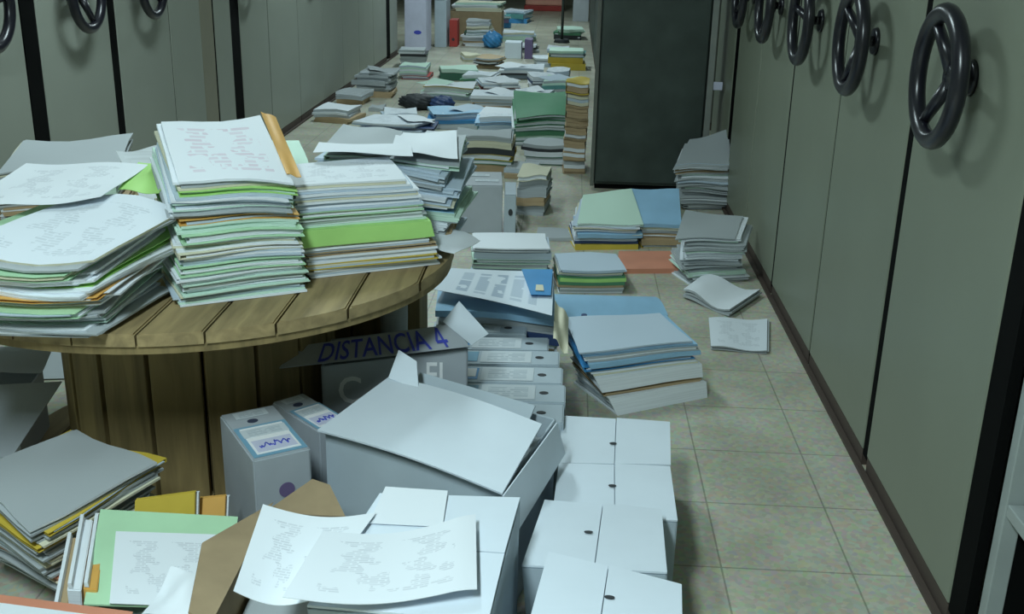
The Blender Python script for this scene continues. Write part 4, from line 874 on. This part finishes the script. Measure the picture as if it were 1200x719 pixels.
# ------------------------------------------------------------ far end of the aisle
t, M = big_box(-2.16, -1.88, 14.35, 14.9, 0, 1.1, 'tall pale lilac-white box standing past the left shelving', 'label_lilac', 'tall_box')
hole('finger_hole', (-1.99, 14.349, .26), (0, -1, 0), (1, 0, 0), .05, t, .5, 'ink_blue')
t, M = big_box(-1.86, -1.70, 15.1, 15.6, .0, .62, 'narrow grey box standing right of the tall white box', 'archive_board', 'tall_box')
t, M = big_box(-1.855, -1.72, 15.12, 15.58, .6205, 1.2, 'green box on top of the narrow grey box', 'green', 'tall_box')
t = thing('ring_binder', (-1.62, 15.25, 0), 'red ring binder standing upright at the far end', 'binder')
bm = bmesh.new(); box(bm, -1.67, -1.56, 15.2, 15.5, 0, .36, .006); obj('binder_cover', bm, 'red', t, world=True)
bm = bmesh.new(); cyl(bm, (-1.615, 15.199, .10), (-1.615, 15.195, .10), .02, None, 16); obj('finger_hole', bm, 'dark', t, world=True)
t = thing('cardboard_box', (-1.35, 16.3, 0), 'brown box heaped with cream papers behind the red binder', 'box')
bm = bmesh.new(); box(bm, -1.75, -1.0, 16.0, 16.5, 0, .42, .008); obj('box_body', bm, 'carton', t, world=True)
far(-1.38, 16.25, .6, .42, 4, .54, [p('cream'), p('greyish', .8), p('cream', .6)], 'heap on the far brown box', 85, z0=.421, jit=.08)
# blue bag
def blob(name, c, r, sc, mat, label, cat, seed):
    bm = bmesh.new(); bmesh.ops.create_icosphere(bm, subdivisions=4, radius=1)
    rr = random.Random(seed); k = [rr.uniform(2, 5) for _ in range(6)]
    for v in bm.verts:
        d = 1+.10*math.sin(k[0]*v.co.x*2+k[3])*math.sin(k[1]*v.co.y*2)+.07*math.sin(k[2]*4*v.co.z+k[4]*v.co.x*3)
        v.co = Vector((v.co.x*sc[0], v.co.y*sc[1], max(v.co.z, -.8)*sc[2]))*d*r
    z = min(v.co.z for v in bm.verts)
    for v in bm.verts: v.co += Vector((c[0], c[1], -z+c[2]))
    for f_ in bm.faces: f_.smooth = True
    o = obj(name, bm, mat, world=True); return tag(o, label, cat)
blob('cloth_bag', (-1.07, 15.2, 0), .13, (1, 1, .9), 'blue', 'round blue bag at the far end of the aisle', 'bag', 3)
blob('cloth_bag', (-1.37, 9.85, 0), .13, (1.3, .9, .55), 'dark', 'dark brown bag lying among the papers in the far aisle', 'bag', 5)
blob('cloth_bag', (-1.14, 9.80, 0), .10, (1.1, .9, .7), 'navy', 'navy cloth bundle right of the dark bag', 'bag', 6)
t, M = big_box(-.83, -.62, 14.0, 14.3, 0, .2, 'small white box standing in the far aisle', 'white_board', 'small_box')
t, M = big_box(-.58, -.48, 14.0, 14.3, 0, .24, 'small purple box right of the small white box', 'purple', 'small_box')
# black stand with a round foot
t = thing('pole_stand', (-.13, 16.2, 0), 'black pole stand with a round foot at the far right', 'stand')
bm = bmesh.new(); cyl(bm, (-.13, 16.2, 0), (-.13, 16.2, .05), .12, .10, 28); obj('foot', bm, 'dark', t, world=True)
bm = bmesh.new(); cyl(bm, (-.13, 16.2, .051), (-.13, 16.2, 1.5), .02, None, 14); obj('pole', bm, 'dark_metal', t, world=True)
# pink mattress-like panel on a dark base
t = thing('pink_crate', (-.5, 22.6, 0), 'pink-topped crate on a dark red base at the far end', 'crate')
bm = bmesh.new(); box(bm, -.95, -.15, 22.3, 22.9, .0, .10, .01); obj('base', bm, 'red', t, world=True)
bm = bmesh.new(); box(bm, -.93, -.17, 22.32, 22.88, .101, .6, .03); obj('body', bm, 'pink', t, world=True)
t, M = big_box(.02, .30, 20.0, 20.5, 0, .5, 'grey box at the far right end', 'grey_board', 'tall_box')
t, M = big_box(-1.9, -1.5, 21.0, 21.5, 0, .7, 'grey box at the far left end', 'grey_board', 'tall_box')

SC.view_settings.view_transform = 'Standard'; SC.view_settings.look = 'None'; SC.view_settings.gamma = 1
SC.view_settings.use_curve_mapping = False; SC.view_settings.exposure = EXPO
SC.cycles.use_denoising = True
